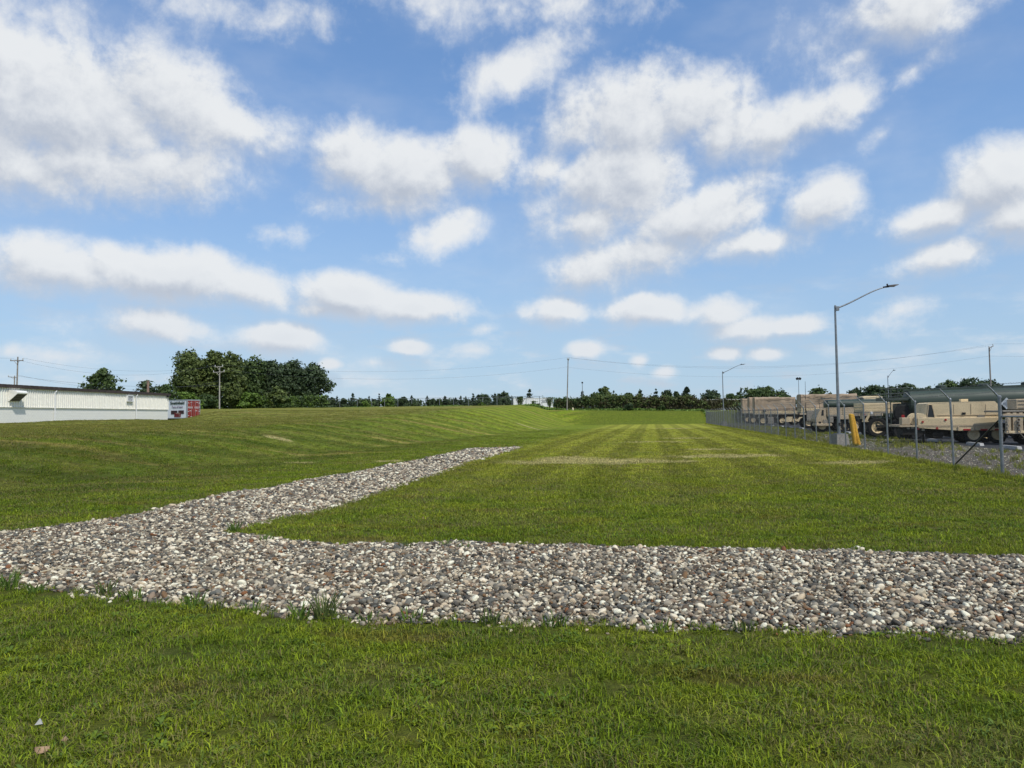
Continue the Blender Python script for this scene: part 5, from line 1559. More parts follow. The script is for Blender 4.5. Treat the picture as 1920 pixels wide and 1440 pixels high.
def canvas(fr, x0, x1, z0, z1, W, m, seed, y=0.0, flap=True, round_=.18):
    """stretched tarpaulin with folds and scalloped lashing"""
    r = np.random.default_rng(seed)
    sec = [(0, z0), (.0, z0 + (z1 - z0) * .25), (.0, z0 + (z1 - z0) * .5), (.01, z1 - round_ * 1.6), (.03, z1 - round_), (.10, z1 - round_ * .35), (.26, z1 - .02), (W * .5, z1), (W - .26, z1 - .02), (W - .03, z1 - round_), (W, z0)]
    nx = 46
    vs = []; fs = []
    ph = r.uniform(0, 6, 4)
    for i in range(nx):
        t = i / (nx - 1); x = x0 + (x1 - x0) * t
        for j, (yy, zz) in enumerate(sec):
            f = (zz - z0) / (z1 - z0)
            d = .05 * math.sin((x * 2.3 + zz * 2.6) + ph[0]) + .05 * math.sin(x * 5.1 - zz * 3.7 + ph[1]) + .12 * max(0, math.sin((x - x0) * 1.1 - zz * 1.4 + ph[2])) ** 6
            d *= (1.0 if .02 < f < .9 else .25)
            sag = -.035 * abs(math.sin(t * math.pi * 4)) if f > .9 else 0
            oy = d if j < 6 else (-d if j > 8 else 0)
            bottom = -.04 * abs(math.sin(t * math.pi * 9)) if f < .01 else 0
            vs.append((x, y + yy + oy, zz + sag + bottom))
    k = len(sec)
    for i in range(nx - 1):
        for j in range(k - 1): fs.append((i * k + j, (i + 1) * k + j, (i + 1) * k + j + 1, i * k + j + 1))
    o = MB().add(vs, fs).build('canvas', m, fr.root, True)
    for xe, s_ in ((x0, -1), (x1, 1)):
        g = []; gf = []
        ny = 13; nz = 8
        for a in range(ny):
            for b in range(nz):
                yy = W * a / (ny - 1); top = np.interp(yy, [0, .1, .3, W / 2, W - .3, W - .1, W], [z1 - round_ * 1.3, z1 - round_ * .4, z1 - .03, z1, z1 - .03, z1 - round_ * .4, z1 - round_ * 1.3])
                zz = z0 + (top - z0) * b / (nz - 1)
                g.append((xe + s_ * (.01 + .05 * math.sin(yy * 7 + zz * 1.2 + seed) ** 2), y + yy, zz))
        for a in range(ny - 1):
            for b in range(nz - 1): gf.append((a * nz + b, (a + 1) * nz + b, (a + 1) * nz + b + 1, a * nz + b + 1))
        e = MB().add(g, gf).build('end_flap', m, o, True)
    # stitched upper band with lashing eyes
    mb = MB()
    zb_ = z1 - round_ - .02
    mb.box(((x0 + x1) / 2, y - .03, zb_ - .12), (x1 - x0 - .06, .02, .035))
    mb.build('seam_band', m, o)
    mb = MB()
    n = max(6, int((x1 - x0) / .55))
    for i in range(n):
        mb.box((x0 + (x1 - x0) * (i + .5) / n, y - .035, zb_ - .05), (.05, .02, .06))
    e = mb.build('lashing_eyes', M_canvd, o); e['kind'] = 'stuff'
    return o
def chassis(fr, x0, x1, z, W, axles=(), y=0.0):
    mb = MB()
    for yy in (W * .32, W * .68): mb.box(((x0 + x1) / 2, y + yy, z), (x1 - x0, .10, .24))
    x = x0 + .3
    while x < x1: mb.box((x, y + W / 2, z), (.09, W * .34, .16)); x += 1.3
    r = np.random.default_rng(int(abs(x0 * 100)) + 3)
    x = x0 + .5
    while x < x1 - .4:                                    # generic dark gearbox and spring shapes, added to blacken the shade below
        L = r.uniform(.5, 1.1); h = r.uniform(.22, max(.26, z - .38))
        mb.box((x + L / 2, y + W * r.uniform(.38, .62), z - .1 - h / 2), (L, W * r.uniform(.35, .62), h), bev=.04)
        mb.cyl((x, y + W * .2, z - .25), (x + L, y + W * .2, z - .25 - r.uniform(0, .15)), r.uniform(.05, .13), n=8)
        x += L + r.uniform(.1, .5)
    mb.build('chassis', M_under, fr.root)
    for (xa_, za_) in axles:
        mb = MB().cyl((xa_, y + .3, za_), (xa_, y + W - .3, za_), .10, n=8)
        mb.lathe([(.05, -.22), (.2, -.14), (.24, 0), (.2, .14), (.05, .22)], (xa_, y + W / 2, za_), 'y', 12)
        mb.box((xa_, y + W * .32, (za_ + z) / 2), (1.0, .09, .10)); mb.box((xa_, y + W * .68, (za_ + z) / 2), (1.0, .09, .10))
        mb.build('axle', M_under, fr.root)
def frame_at(name, label, cat, px, py_ground, Y, rz=-10.3, group='army vehicles parked in the lot', zg=0.009):
    p = at(px, py_ground, Y)
    return Frame(name, label, cat, (p[0], p[1], zg), math.radians(rz), group)
def mudflap(fr, x, z0, z1, y=.06, w=.55, m=None):
    MB().box((x, y + w / 2, (z0 + z1) / 2), (.03, w, z1 - z0), ry=.05).build('mud_flap', m or M_black, fr.root)

# --- far canvas trucks: two ends showing left of the long one
def canvas_truck(px_l, py_g, Y, label, zt_px, zb_px, bed_px, px_r, seed, wheels=(), m=None, cab=True):
    fr = frame_at('cargo_truck', label, 'army truck', px_l, py_g, Y)
    x0 = 0.0; x1 = fr.lx(px_r)
    zt = fr.l((px_l + px_r) / 2, zt_px)[1]; zb = fr.l((px_l + px_r) / 2, zb_px)[1]; z2 = fr.l((px_l + px_r) / 2, bed_px)[1]
    W = 2.35
    bed(fr, x0, x1 + .35, z2, zb, W, M_tan, slats=2, post_step=.95)
    canvas(fr, x0 + .02, x1, zb - .03, zt, W, m or M_canv, seed)
    ws = [(fr.l(px, py)) for px, py in wheels]
    r = .62
    axl = []
    for (x, z) in ws:
        wheel_at(fr, x, r, r, .02); wheel_at(fr, x, r, r, W - .4); axl.append((x, r))
    chassis(fr, x0, x1 + 2.6, z2 - .42, W, axl)
    if cab:                                               # cab at the far end, towards the yard
        xc = x1 + .55
        mb = MB().prism([(xc, z2 - .5), (xc + 2.0, z2 - .5), (xc + 2.15, z2 + .45), (xc + 1.9, z2 + 1.25), (xc, z2 + 1.25)], .05, W - .05)
        c = mb.build('cab', M_tan2, fr.root)
        MB().prism([(xc + .5, z2 + .45), (xc + 1.5, z2 + .45), (xc + 1.4, z2 + 1.08), (xc + .5, z2 + 1.08)], .03, .06).build('side_window', M_glass, c)
        wheel_at(fr, xc + 1.1, r, r, .02)
    return fr, x0, x1, z2
canvas_truck(1393, 799, 138, 'farthest canvas truck, only its narrow left end showing behind another canvas', 746.5, 770.5, 774, 1450, 901, wheels=((1402, 790),), cab=False)
canvas_truck(1406, 799, 124, 'canvas truck second from the left, its folded end beside the long canvas', 744, 770, 774, 1462, 902, wheels=((1413, 790),), cab=False)
fr, x0, x1, z2 = canvas_truck(1416, 798, 111, 'long tan canvas truck with flat cover, its tandem wheels showing through the fence', 744.5, 770.5, 775.5, 1492, 903, wheels=((1431, 789), (1467, 792), (1491, 795)))
for px in (1467, 1491):                                   # suspension arms beside the rear wheels
    xx, zz_ = fr.l(px + 12, 787)
    MB().prism([(xx - .85, .55), (xx - .2, 1.15), (xx + .55, 1.15), (xx + .35, .42), (xx - .3, .40)], -.06, .10).build('suspension_arm', M_tan, fr.root)
for px in (1423, 1440, 1458):
    xx, zz_ = fr.l(px, 780); MB().box((xx, -.02, zz_), (.10, .07, .55), ry=.45).build('mud_flap_bracket', M_tang, fr.root)
xx, zz_ = fr.l(1445, 787); MB().box((xx, -.01, zz_ - .1), (.8, .3, 1.0), bev=.03).build('tool_box', M_tang, fr.root)
xx, zz_ = fr.l(1433, 767); MB().box((xx, -.1, zz_ - .25), (.35, .2, .32), bev=.03).build('spot_lamp', M_dark, fr.root)

# --- taller canvas truck behind the light pole
fr, x0, x1, z2 = canvas_truck(1503, 805, 84, 'tall tan canvas truck with a dark left end behind the light pole', 738, 764.5, 772, 1608, 911, wheels=((1517, 797),))
mudflap(fr, fr.lx(1509), .55, 1.35, .0, .7)
MB().box((fr.lx(1506), .6, fr.l(1506, 752)[1]), (.06, 1.1, 1.2)).build('end_shade_sheet', M_canvd, fr.root)  # sheet in a darker canvas tone: shade of the left end put in as colour
MB().tube([(fr.lx(1511), -.05, 1.8), (fr.lx(1511), -.05, fr.l(1511, 740)[1]), (fr.lx(1511.2), -.05, fr.l(1511, 715)[1])], [.03, .025, .016], 5).build('whip_antenna', M_dark, fr.root)
xx, zz_ = fr.l(1521, 775); MB().box((xx, -.02, zz_ - .25), (1.0, .25, 1.15), bev=.04).build('fuel_tank', M_tang, fr.root)

# --- tan truck with ribbed drop sides, and the green tank behind its boards
fr = frame_at('flatbed_truck', 'tan drop-side army truck with ribbed boards right behind the light pole', 'army truck', 1529, 815, 66)
W = 2.4
xa_, zt_ = fr.l(1551, 764); xb_, _ = fr.l(1600, 764); zb_ = fr.l(1575, 786)[1]; zm_ = fr.l(1575, 778)[1]
bed(fr, xa_, xb_ + 2.2, zm_, zt_, W, M_tan2, slats=4, post_step=1.25)
MB().box((fr.lx(1582), .0, (zm_ + zb_) / 2 - .02), (fr.lx(1594) - fr.lx(1570), .10, zm_ - zb_), bev=.03).build('side_skirt', M_tan2, fr.root)
x_, z_ = fr.l(1530, 767); x2_, z2_ = fr.l(1551, 795)
mb = MB().prism([(x_, .95), (x_ - .02, z2_ + .45), (x_ + .18, z_ - .35), (x_ + .38, z_), (x2_ - .05, z_ + .05), (x2_, z2_), (x_ + .1, z2_ - .05)], .05, W - .05)
cab = mb.build('cab', M_tan2, fr.root)
MB().prism([(x_ + .42, z_ - .55), (x2_ - .25, z_ - .55), (x2_ - .25, z_ - .08), (x_ + .5, z_ - .08)], .03, .06).build('side_window', M_glass, cab)
MB().box((x_ + .75, .02, z2_ + .22), (.35, .06, .3)).build('step_box', M_tang, cab)
MB().box((x_ + .3, .02, z2_ + .12), (.16, .06, .2)).build('marker_lamp', M_dark, cab)
bx, bz = fr.l(1529, 795)
MB().box((bx + .65, .6, bz - .08), (1.35, 1.5, .22), bev=.04).build('bumper', M_tan2, fr.root)
for px in (1542, 1579, 1590, 1604):
    wheel_at(fr, fr.lx(px), .58, .58, .12); wheel_at(fr, fr.lx(px), .58, .58, W - .45)
chassis(fr, x_, xb_ + 2.4, .92, W, [(fr.lx(1542), .58), (fr.lx(1579), .58), (fr.lx(1590), .58)])
for px in (1558, 1596):
    xx, zz_ = fr.l(px, 787); MB().box((xx, .04, zz_), (.4, .14, .5), bev=.02).build('tool_box', M_tang, fr.root)
tk = frame_at('green_tank', 'short green tank lying behind the tan drop-side boards', 'tank', 1549, 800, 70.5)
ta, tz1 = tk.l(1549.5, 749.2); tb, _ = tk.l(1662, 749)
tz0 = tk.l(1600, 767)[1]
def tank_body(fr, x0, x1, z0, z1, W, m, y=0.0, drop0=0.0, drop1=0.0, name='shell', ribs=3):
    """rounded tank with dished ends"""
    n = 28; vs = []; fs = []
    H = (z1 - z0)
    secs = [(x0 - .16, .25), (x0 - .12, .62), (x0 - .06, .86), (x0, 1.0), (x1, 1.0), (x1 + .06, .86), (x1 + .12, .62), (x1 + .16, .25)]
    for (x, k) in secs:
        t = (x - x0) / (x1 - x0)
        dz = drop0 * (1 - t) + drop1 * t
        for i in range(n):
            a = 2 * math.pi * i / n
            cx, sx_ = math.cos(a), math.sin(a)
            px_ = math.copysign(abs(cx) ** .72, cx) * W / 2 * k; pz_ = math.copysign(abs(sx_) ** .82, sx_) * H / 2 * k
            vs.append((x, y + W / 2 + px_, z0 + H / 2 + dz + pz_))
    for k in range(len(secs) - 1):
        for i in range(n):
            j = (i + 1) % n
            fs.append((k * n + i, k * n + j, (k + 1) * n + j, (k + 1) * n + i))
    fs += [tuple(range(n - 1, -1, -1)), tuple(range((len(secs) - 1) * n, len(secs) * n))]
    return MB().add(vs, fs).build(name, m, fr.root, True)
tank_body(tk, ta + .15, tb, tz0, tz1, 1.9, M_grn)
mb = MB()
for xx in (ta + .9, (ta + tb) / 2, tb - .9): mb.box((xx, .95, tz0 - .06), (.18, 1.5, .2))
mb.box(((ta + tb) / 2, .95, tz0 / 2 + .1), (tb - ta, 1.2, .12))
for xx in (ta + .4, tb - .4):
    for yy in (.4, 1.5): mb.box((xx, yy, tz0 / 2), (.12, .12, tz0))
mb.build('cradle', M_grnd, tk.root)
mb = MB()
mb.tube([(ta + .05, .3, tz0), (ta - .55, .2, tz0 + .1), (ta - .62, .2, tz1 + .05), (ta - .3, .2, tz1 + .12), (ta + .8, .2, tz1 + .12)], .03, 6)
mb.tube([(ta - .6, .2, tz0 + .5), (ta - .1, .25, tz0 + .75), (ta + .1, .3, tz1 - .1)], .025, 6)
mb.build('guard_rail', M_grnd, tk.root)
MB().lathe([(.3, 0), (.3, .1), (.22, .16)], ((ta + tb) / 2 + .6, .95, tz1 - .03), 'z', 14).build('hatch', M_dark, tk.root)
b2 = frame_at('roof_box', 'flat tan box lying above the green tank right of the light pole', 'box', 1617, 790, 76)
xa_, z1_ = b2.l(1617, 743.5); xb_, z0_ = b2.l(1655, 747)
MB().box(((xa_ + xb_) / 2, .8, (z0_ - .3 + z1_) / 2), (xb_ - xa_, 1.6, z1_ - z0_ + .3), bev=.05).build('body', M_tan, b2.root)
mb = MB()
for xx in (xa_ + .15, xb_ - .15):
    for yy in (.15, 1.45): mb.box((xx, yy, (z0_ - .3) / 2), (.1, .1, z0_ - .3))
mb.build('support_frame', M_under, b2.root)
MB().box(((xa_ + xb_) / 2, .78, z1_ + .02), (xb_ - xa_ - .3, 1.3, .05), bev=.015).build('lid', M_tan2, b2.root)

# --- tan bed with the big visible wheel
fr = frame_at('flatbed_truck', 'tan army truck end with three horizontal boards above one big wheel', 'army truck', 1618, 822, 52.5)
xa_, zt_ = fr.l(1617, 755.5); xb_ = fr.lx(1690); zb_ = fr.l(1640, 772)[1]
bed(fr, xa_, xb_ + 3, zb_, zt_, W, M_tan, slats=3, post_step=1.6)
wx, wz = fr.l(1646, 803); rw = .66
wheel_at(fr, wx, rw, rw, .0, .42, rr_=.60); wheel_at(fr, wx, rw, rw, W - .45)
wheel_at(fr, wx + 1.5, rw, rw, .0, .42); wheel_at(fr, wx + 1.5, rw, rw, W - .45)
chassis(fr, xa_ + .2, xb_ + 3, 1.15, W, [(wx, rw), (wx + 1.5, rw)])
xx, zz_ = fr.l(1634, 774.5); MB().box((xx, -.03, zz_), (.16, .1, .18), bev=.02).build('marker_lamp', M_white, fr.root)
xx, z1_ = fr.l(1622, 774); _, z0_ = fr.l(1622, 790)
mb = MB().prism([(xx - .08, z0_), (xx + .12, z0_), (xx + .42, z1_), (xx + .25, z1_)], -.02, .05); mb.box((xx - .12, .02, (z0_ + z1_) / 2), (.08, .08, z1_ - z0_)); mb.box((xx, .02, z0_), (.4, .08, .07))
mb.build('flap_bracket', M_tan, fr.root)
MB().box((xa_ + .1, .5, (zb_ + .9) / 2 + .2), (.10, .8, .55), bev=.02).build('tail_lamp_box', M_tan2, fr.root)
xx, zz_ = fr.l(1620, 777); MB().lathe([(.07, -.03), (.07, .02), (.05, .03)], (xx, -.02, zz_), 'y', 10).build('reflector', M_refl, fr.root)
mudflap(fr, xa_ + .9, .45, 1.25, .0, .5)

# --- large green tank trailer
fr = frame_at('tank_trailer', 'large dark green tank trailer with a ladder end and silver diamond placard', 'tank trailer', 1657, 826, 48.5, rz=-15)
xt, zt_ = fr.l(1708, 732); xe = fr.lx(1985)
zt2 = fr.l(1920, 724)[1]
zb_ = fr.l(1712, 777)[1] - .1
drop = (zt2 - zt_) * (xe - xt) / (fr.lx(1920) - xt)
tank_body(fr, xt, xe, zb_, zt_, 2.3, M_grn, .05, 0, drop)
mb = MB()                                               # walkway along the top
mb.add([(xt - .1, .75, zt_ - .02), (xe, .75, zt_ - .02 + drop), (xe, 1.65, zt_ - .02 + drop), (xt - .1, 1.65, zt_ - .02), (xt - .1, .75, zt_ + .10), (xe, .75, zt_ + .10 + drop), (xe, 1.65, zt_ + .10 + drop), (xt - .1, 1.65, zt_ + .10)],
       [(3, 2, 1, 0), (4, 5, 6, 7), (0, 1, 5, 4), (1, 2, 6, 5), (2, 3, 7, 6), (3, 0, 4, 7)])
mb.build('walkway', M_grn, fr.root)
for k, f in enumerate((.25, .55, .85)):
    xx = xt + (xe - xt) * f
    MB().lathe([(.32, 0), (.32, .14), (.2, .2)], (xx, 1.2, zt_ + .09 + drop * f), 'z', 14).build('manhole', M_grnd, fr.root)
mb = MB()                                               # weld bands
lad = MB()
xl0 = fr.lx(1664, 790); xl1 = fr.lx(1672.5, 790); zl0 = .95; zl1 = fr.l(1666, 729)[1]
for xx in (xl0, xl1): lad.cyl((xx, .25, zl0 - .35), (xx, .25, zl1), .035, n=8)
z = zl0
while z < zl1 - .1: lad.cyl((xl0, .25, z), (xl1, .25, z), .022, n=6); z += .32
lad.build('ladder', M_grnd, fr.root)
mb = MB()
pz = fr.l(1680, 748)[1]
mb.box(((xl0 + xt) / 2 - .1, 1.2, pz), (xt - xl0 + .3, 1.9, .20)); mb.build('platform', M_grnd, fr.root)
mb = MB()
rz_t = fr.l(1690, 728)[1]
for yy in (.3, 2.1):
    mb.tube([(xl0, yy, pz), (xl0 + .02, yy, rz_t), (fr.lx(1711), yy, rz_t + .03), (fr.lx(1711), yy, zt_)], .03, 6)
    mb.cyl((xl0, yy, (pz + rz_t) / 2), (xt - .1, yy, (pz + rz_t) / 2 + .02), .025, n=6); mb.cyl((xl0 + .7, yy, pz), (xl0 + .7, yy, rz_t), .025, n=6)
mb.cyl((xl0, .3, rz_t), (xl0, 2.1, rz_t), .03, n=6)
mb.build('guard_rail', M_grnd, fr.root)
xx, zz_ = fr.l(1694, 765)
mb = MB().cyl((xx, .4, zb_ + .05), (xx, .4, pz), .04, n=6)
mb.box((xt - .45, 1.2, zb_ + .35), (.5, 1.5, .9), bev=.05)
mb.build('pump_cabinet', M_grnd, fr.root)
sw = MB().lathe([(.2, 0), (.5, .02), (.56, .08), (.56, .26), (.5, .32), (.2, .34)], (xl1 + .75, .3, zb_ + .15), 'y', 22, False).build('spare_wheel', M_black, fr.root, True)
MB().lathe([(.05, -.01), (.2, .02), (.27, .05), (.27, .2)], (xl1 + .75, .3, zb_ + .15), 'y', 16).build('rim', M_under, sw)
dk = fr.l(1690, 797)[1]
MB().box(((xl0 - .4 + xe) / 2, .55, dk - .06), (xe - xl0 + .6, .9, .13)).build('side_deck', M_under, fr.root)
chassis(fr, xl0 - .3, xe, dk - .28, 2.4, [(fr.lx(1700), .55), (fr.lx(1722), .55), (xe - 2, .55)])
for px in (1692, 1716): 
    wheel_at(fr, fr.lx(px), .54, .54, .15, rim_m=M_under); wheel_at(fr, fr.lx(px), .54, .54, 1.9, rim_m=M_under)
xx, zz_ = fr.l(1693, 780.5); MB().lathe([(.10, -.04), (.10, .02), (.07, .04)], (xx, -.02, zz_), 'y', 12).build('reflector', M_refl, fr.root)
xx, zz_ = fr.l(1887.5, 756.5, -.12)
q = .33
pl = MB().add([(xx - q, -.14, zz_), (xx, -.14, zz_ - q * 1.1), (xx + q, -.14, zz_), (xx, -.14, zz_ + q * 1.1), (xx - q, -.12, zz_), (xx, -.12, zz_ - q * 1.1), (xx + q, -.12, zz_), (xx, -.12, zz_ + q * 1.1)], [(0, 1, 2, 3), (7, 6, 5, 4), (0, 4, 5, 1), (1, 5, 6, 2), (2, 6, 7, 3), (3, 7, 4, 0)]).build('placard', M_placard, fr.root)
pl['label'] = 'silver diamond placard'
mb = MB()
for t in np.linspace(-.5, .5, 5): mb.box((xx + q * t, -.147, zz_ + q * t * .1), (.06, .012, q * (1.1 - abs(t) * 1.6)), ry=.0)
mb.build('placard_flaps', mat('placard_grey', (.33, .36, .39), .3, .3), pl)

# --- trailer with the tan generator housing
fr = frame_at('housing_trailer', 'tan flatbed trailer carrying a long sloped-end housing in front of the green tank', 'trailer', 1685, 838, 41.5, rz=-13)
W = 2.3
dz_ = fr.l(1760, 796.5)[1]
xa_ = fr.lx(1712); xb_ = fr.lx(1882); 
pA, zA = fr.l(1736, 781); pB, zB = fr.l(1740, 757); pC, zC = fr.l(1746, 754.5); pD, zD = fr.l(1866, 751.5); pE, zE_ = fr.l(1877, 762); pF, zF_ = fr.l(1880, 794)
mb = MB().prism([(pA, dz_ + .02), (pA, zA), (pB, zB), (pC, zC), (pD, zD), (pE, zE_), (pF, dz_ + .02)], .10, W - .1)
hs = mb.build('housing', M_tan, fr.root)
x0_, z0_ = fr.l(1738, 783); x1_, z1_ = fr.l(1750, 759); x2_ = fr.lx(1753.5, 783)
wn = MB().prism([(x0_ + .02, z0_), (x2_, z0_), (x1_ - .05, z1_), (x0_ + .12, z1_)], .085, .099).build('side_window', M_glass, hs)
mb = MB()
mb.tube([(x0_ + .02, .08, z0_), (x2_, .08, z0_), (x1_ - .05, .08, z1_), (x0_ + .12, .08, z1_), (x0_ + .02, .08, z0_)], .03, 5)
mb.build('window_frame', M_tan2, wn)
zs = fr.l(1810, 778)[1]
MB().box(((pA + pF) / 2 + .25, .085, zs), (pF - pA - .7, .03, .03)).build('waist_seam', M_tan2, hs)
for px in (1790, 1822, 1850):
    xx = fr.lx(px); MB().box((xx, .09, (zs + zC) / 2 - .03), (.025, .02, zC - zs - .16)).build('panel_seam', M_tan2, hs)
xx, zz_ = fr.l(1808, 775); MB().box((xx, .06, zz_), (.16, .08, .1)).build('latch', M_dark, hs)
xx, zz_ = fr.l(1819, 750); MB().box((xx, 1.0, zD + .06), (.35, .3, .14)).build('roof_vent', M_tan, hs)
xx, zz_ = fr.l(1841, 786); MB().box((xx, .08, zz_), (fr.lx(1847) - fr.lx(1834), .05, .42)).build('access_panel', M_tang, hs)
MB().box(((fr.lx(1720) + pF) / 2, .06, fr.l(1790, 790)[1] ), (pF - fr.lx(1720), .10, .40), bev=.02).build('side_board', M_tan, fr.root)
for px, pw in ((1718, 11), (1727.5, 11)):
    xx, zz_ = fr.l(px, 786)
    rr0 = pw * 41.5 / F
    rl = MB().lathe([(rr0 * .5, 0), (rr0, .02), (rr0 * 1.02, .06), (rr0 * .9, .10), (rr0 * .9, .34), (rr0 * 1.02, .38), (rr0, .42), (rr0 * .5, .44)], (xx, .2 + (0 if px < 1720 else -.15), zz_), 'y', 22).build('reel', M_tan, fr.root, True)
    MB().lathe([(.06, -.02), (rr0 * .45, .0), (rr0 * .5, .05)], (xx, .19 + (0 if px < 1720 else -.15), zz_), 'y', 14).build('hub', M_tan2, rl)
xx, zz_ = fr.l(1699, 790); MB().box((xx, .3, zz_), (.44, .5, .40), bev=.03).build('tool_box', M_tan2, fr.root)
MB().box(((fr.lx(1686) + xb_) / 2, W / 2, dz_ - .05), (xb_ - fr.lx(1686), W, .10)).build('deck', M_tan2, fr.root)
za, zb2 = fr.l(1740, 799)[1], fr.l(1800, 807.5)[1]
mb = MB().prism([(fr.lx(1720), dz_ - .10), (fr.lx(1722), dz_ - .16), (fr.lx(1800), zb2), (xb_, zb2 + .02), (xb_, dz_ - .10)], .02, .14)
mb.build('side_beam', M_tan, fr.root)
MB().prism([(fr.lx(1720), dz_ - .10), (fr.lx(1722), dz_ - .16), (fr.lx(1800), zb2), (xb_, zb2 + .02), (xb_, dz_ - .10)], W - .14, W - .02).build('side_beam', M_tan, fr.root)
for px in (1796, 1826, 1856):
    xx = fr.lx(px); MB().box((xx, -.01, (dz_ + zb2) / 2 - .05), (.06, .05, dz_ - zb2 - .1)).build('stake_pocket', M_tan2, fr.root)
for px in (1813, 1845, 1872):
    xx, zz_ = fr.l(px, 805.5); MB().box((xx, .0, zz_), (.34, .025, .08)).build('reflector', M_refl, fr.root)
for px, py in ((1773, 787), (1757, 803), (1730, 791)):
    xx, zz_ = fr.l(px, py); MB().lathe([(.055, -.02), (.055, .02), (.03, .03)], (xx, -.01, zz_), 'y', 10).build('round_reflector', M_refl, fr.root)
wx, wz = fr.l(1828, 814)
wheel_at(fr, wx, .47, .47, .18, .3, rr_=.66); wheel_at(fr, wx, .47, .47, W - .5, .3)
wheel_at(fr, wx + 1.15, .47, .47, .18, .3, rr_=.66); wheel_at(fr, wx + 1.15, .47, .47, W - .5, .3)
chassis(fr, fr.lx(1730), xb_, dz_ - .3, W, [(wx, .47), (wx + 1.15, .47)])
mb = MB()
mb.box((fr.lx(1712), .6, .62), (1.0, .9, .3)); mb.box((fr.lx(1705), 1.1, .55), (.6, .6, .5)); mb.cyl((fr.lx(1735), .5, 0), (fr.lx(1735), .5, dz_ - .1), .05, n=8); mb.cyl((fr.lx(1735), 1.8, 0), (fr.lx(1735), 1.8, dz_ - .1), .05, n=8)
mb.build('drawbar', M_under, fr.root)
for px, py in ((1704, 803), (1712, 802), (1722, 804), (1732, 806)):
    xx, zz_ = fr.l(px, py); MB().box((xx, .12, zz_), (.14, .06, .10)).build('tail_lamp', M_refl if px % 4 else M_tang, fr.root)
MB().box(((fr.lx(1694) + fr.lx(1738)) / 2, .2, fr.l(1715, 804)[1]), (fr.lx(1738) - fr.lx(1694), .12, .22), bev=.02).build('rear_light_bar', M_under, fr.root)

# --- tan vehicle cut by the right edge of the photograph
fr = frame_at('wrecker_truck', 'tan army vehicle with shackles and chains cut by the photo right edge', 'army truck', 1880, 846, 38, rz=-11)
xa_, zt_ = fr.l(1881, 770); xb_ = xa_ + 5.0
zt2_ = fr.l(1890, 776)[1]
MB().box(((xa_ + xb_) / 2, 1.2, zt_ - .03), (xb_ - xa_, 2.3, .09), bev=.02).build('deck', M_tang, fr.root)
MB().box(((xa_ + xb_) / 2, .08, zt2_ - .06), (xb_ - xa_, .12, .14)).build('side_rail', M_tan2, fr.root)
zc0 = fr.l(1890, 813)[1]; zc1 = fr.l(1890, 808)[1]
MB().box(((xa_ + xb_) / 2 + .05, .12, (zc0 + zc1) / 2), (xb_ - xa_ - .1, .2, zc1 - zc0), bev=.02).build('lower_bar', M_tan, fr.root)
for k, px in enumerate((1892, 1903, 1915, 1930)):
    xx = fr.lx(px)
    MB().box((xx, .16, (zt_ + zc1) / 2 - .05), (.16, .24, zt_ - zc1 - .1)).build('upright', M_tan2, fr.root)
for k, px in enumerate((1887, 1909)):
    xx, zz_ = fr.l(px, 787)
    for j in range(5):                                   # chain links hanging from the deck
        mb = MB(); z = zz_ - .02 - j * .14; pts = []
        for t in np.linspace(0, 2 * math.pi, 11):
            a_, b_ = .065 * math.cos(t), .10 * math.sin(t)
            pts.append((xx + (a_ if j % 2 == 0 else 0), -.04 + (0 if j % 2 == 0 else a_), z + b_))
        mb.tube(pts, .022, 5).build('chain_link', M_tang, fr.root)
bx0, bz1 = fr.l(1906, 748); _, bz0 = fr.l(1906, 768)
MB().box((bx0 + 1.3, .6, (bz0 + bz1) / 2), (2.6, 1.0, bz1 - bz0), bev=.03).build('locker', M_tan2, fr.root)
for k in range(3): MB().box((bx0 + 1.3, .085, bz0 + (bz1 - bz0) * (k + .5) / 3), (2.4, .02, .03)).build('locker_seam', M_tang, fr.root)
wheel_at(fr, xa_ + 1.7, .6, .6, .1, rim_m=M_tan2); wheel_at(fr, xa_ + 3.1, .6, .6, .1, rim_m=M_tan2); wheel_at(fr, xa_ + 1.7, .6, .6, 1.8)
chassis(fr, xa_ + .2, xb_, zc1 + .25, 2.3, [(xa_ + 1.7, .6), (xa_ + 3.1, .6)])
MB().tube([(fr.lx(1897), -.02, zc0), (fr.lx(1910), -.06, .6), (fr.lx(1922), -.02, .25)], .02, 5).build('cable', M_tang, fr.root)

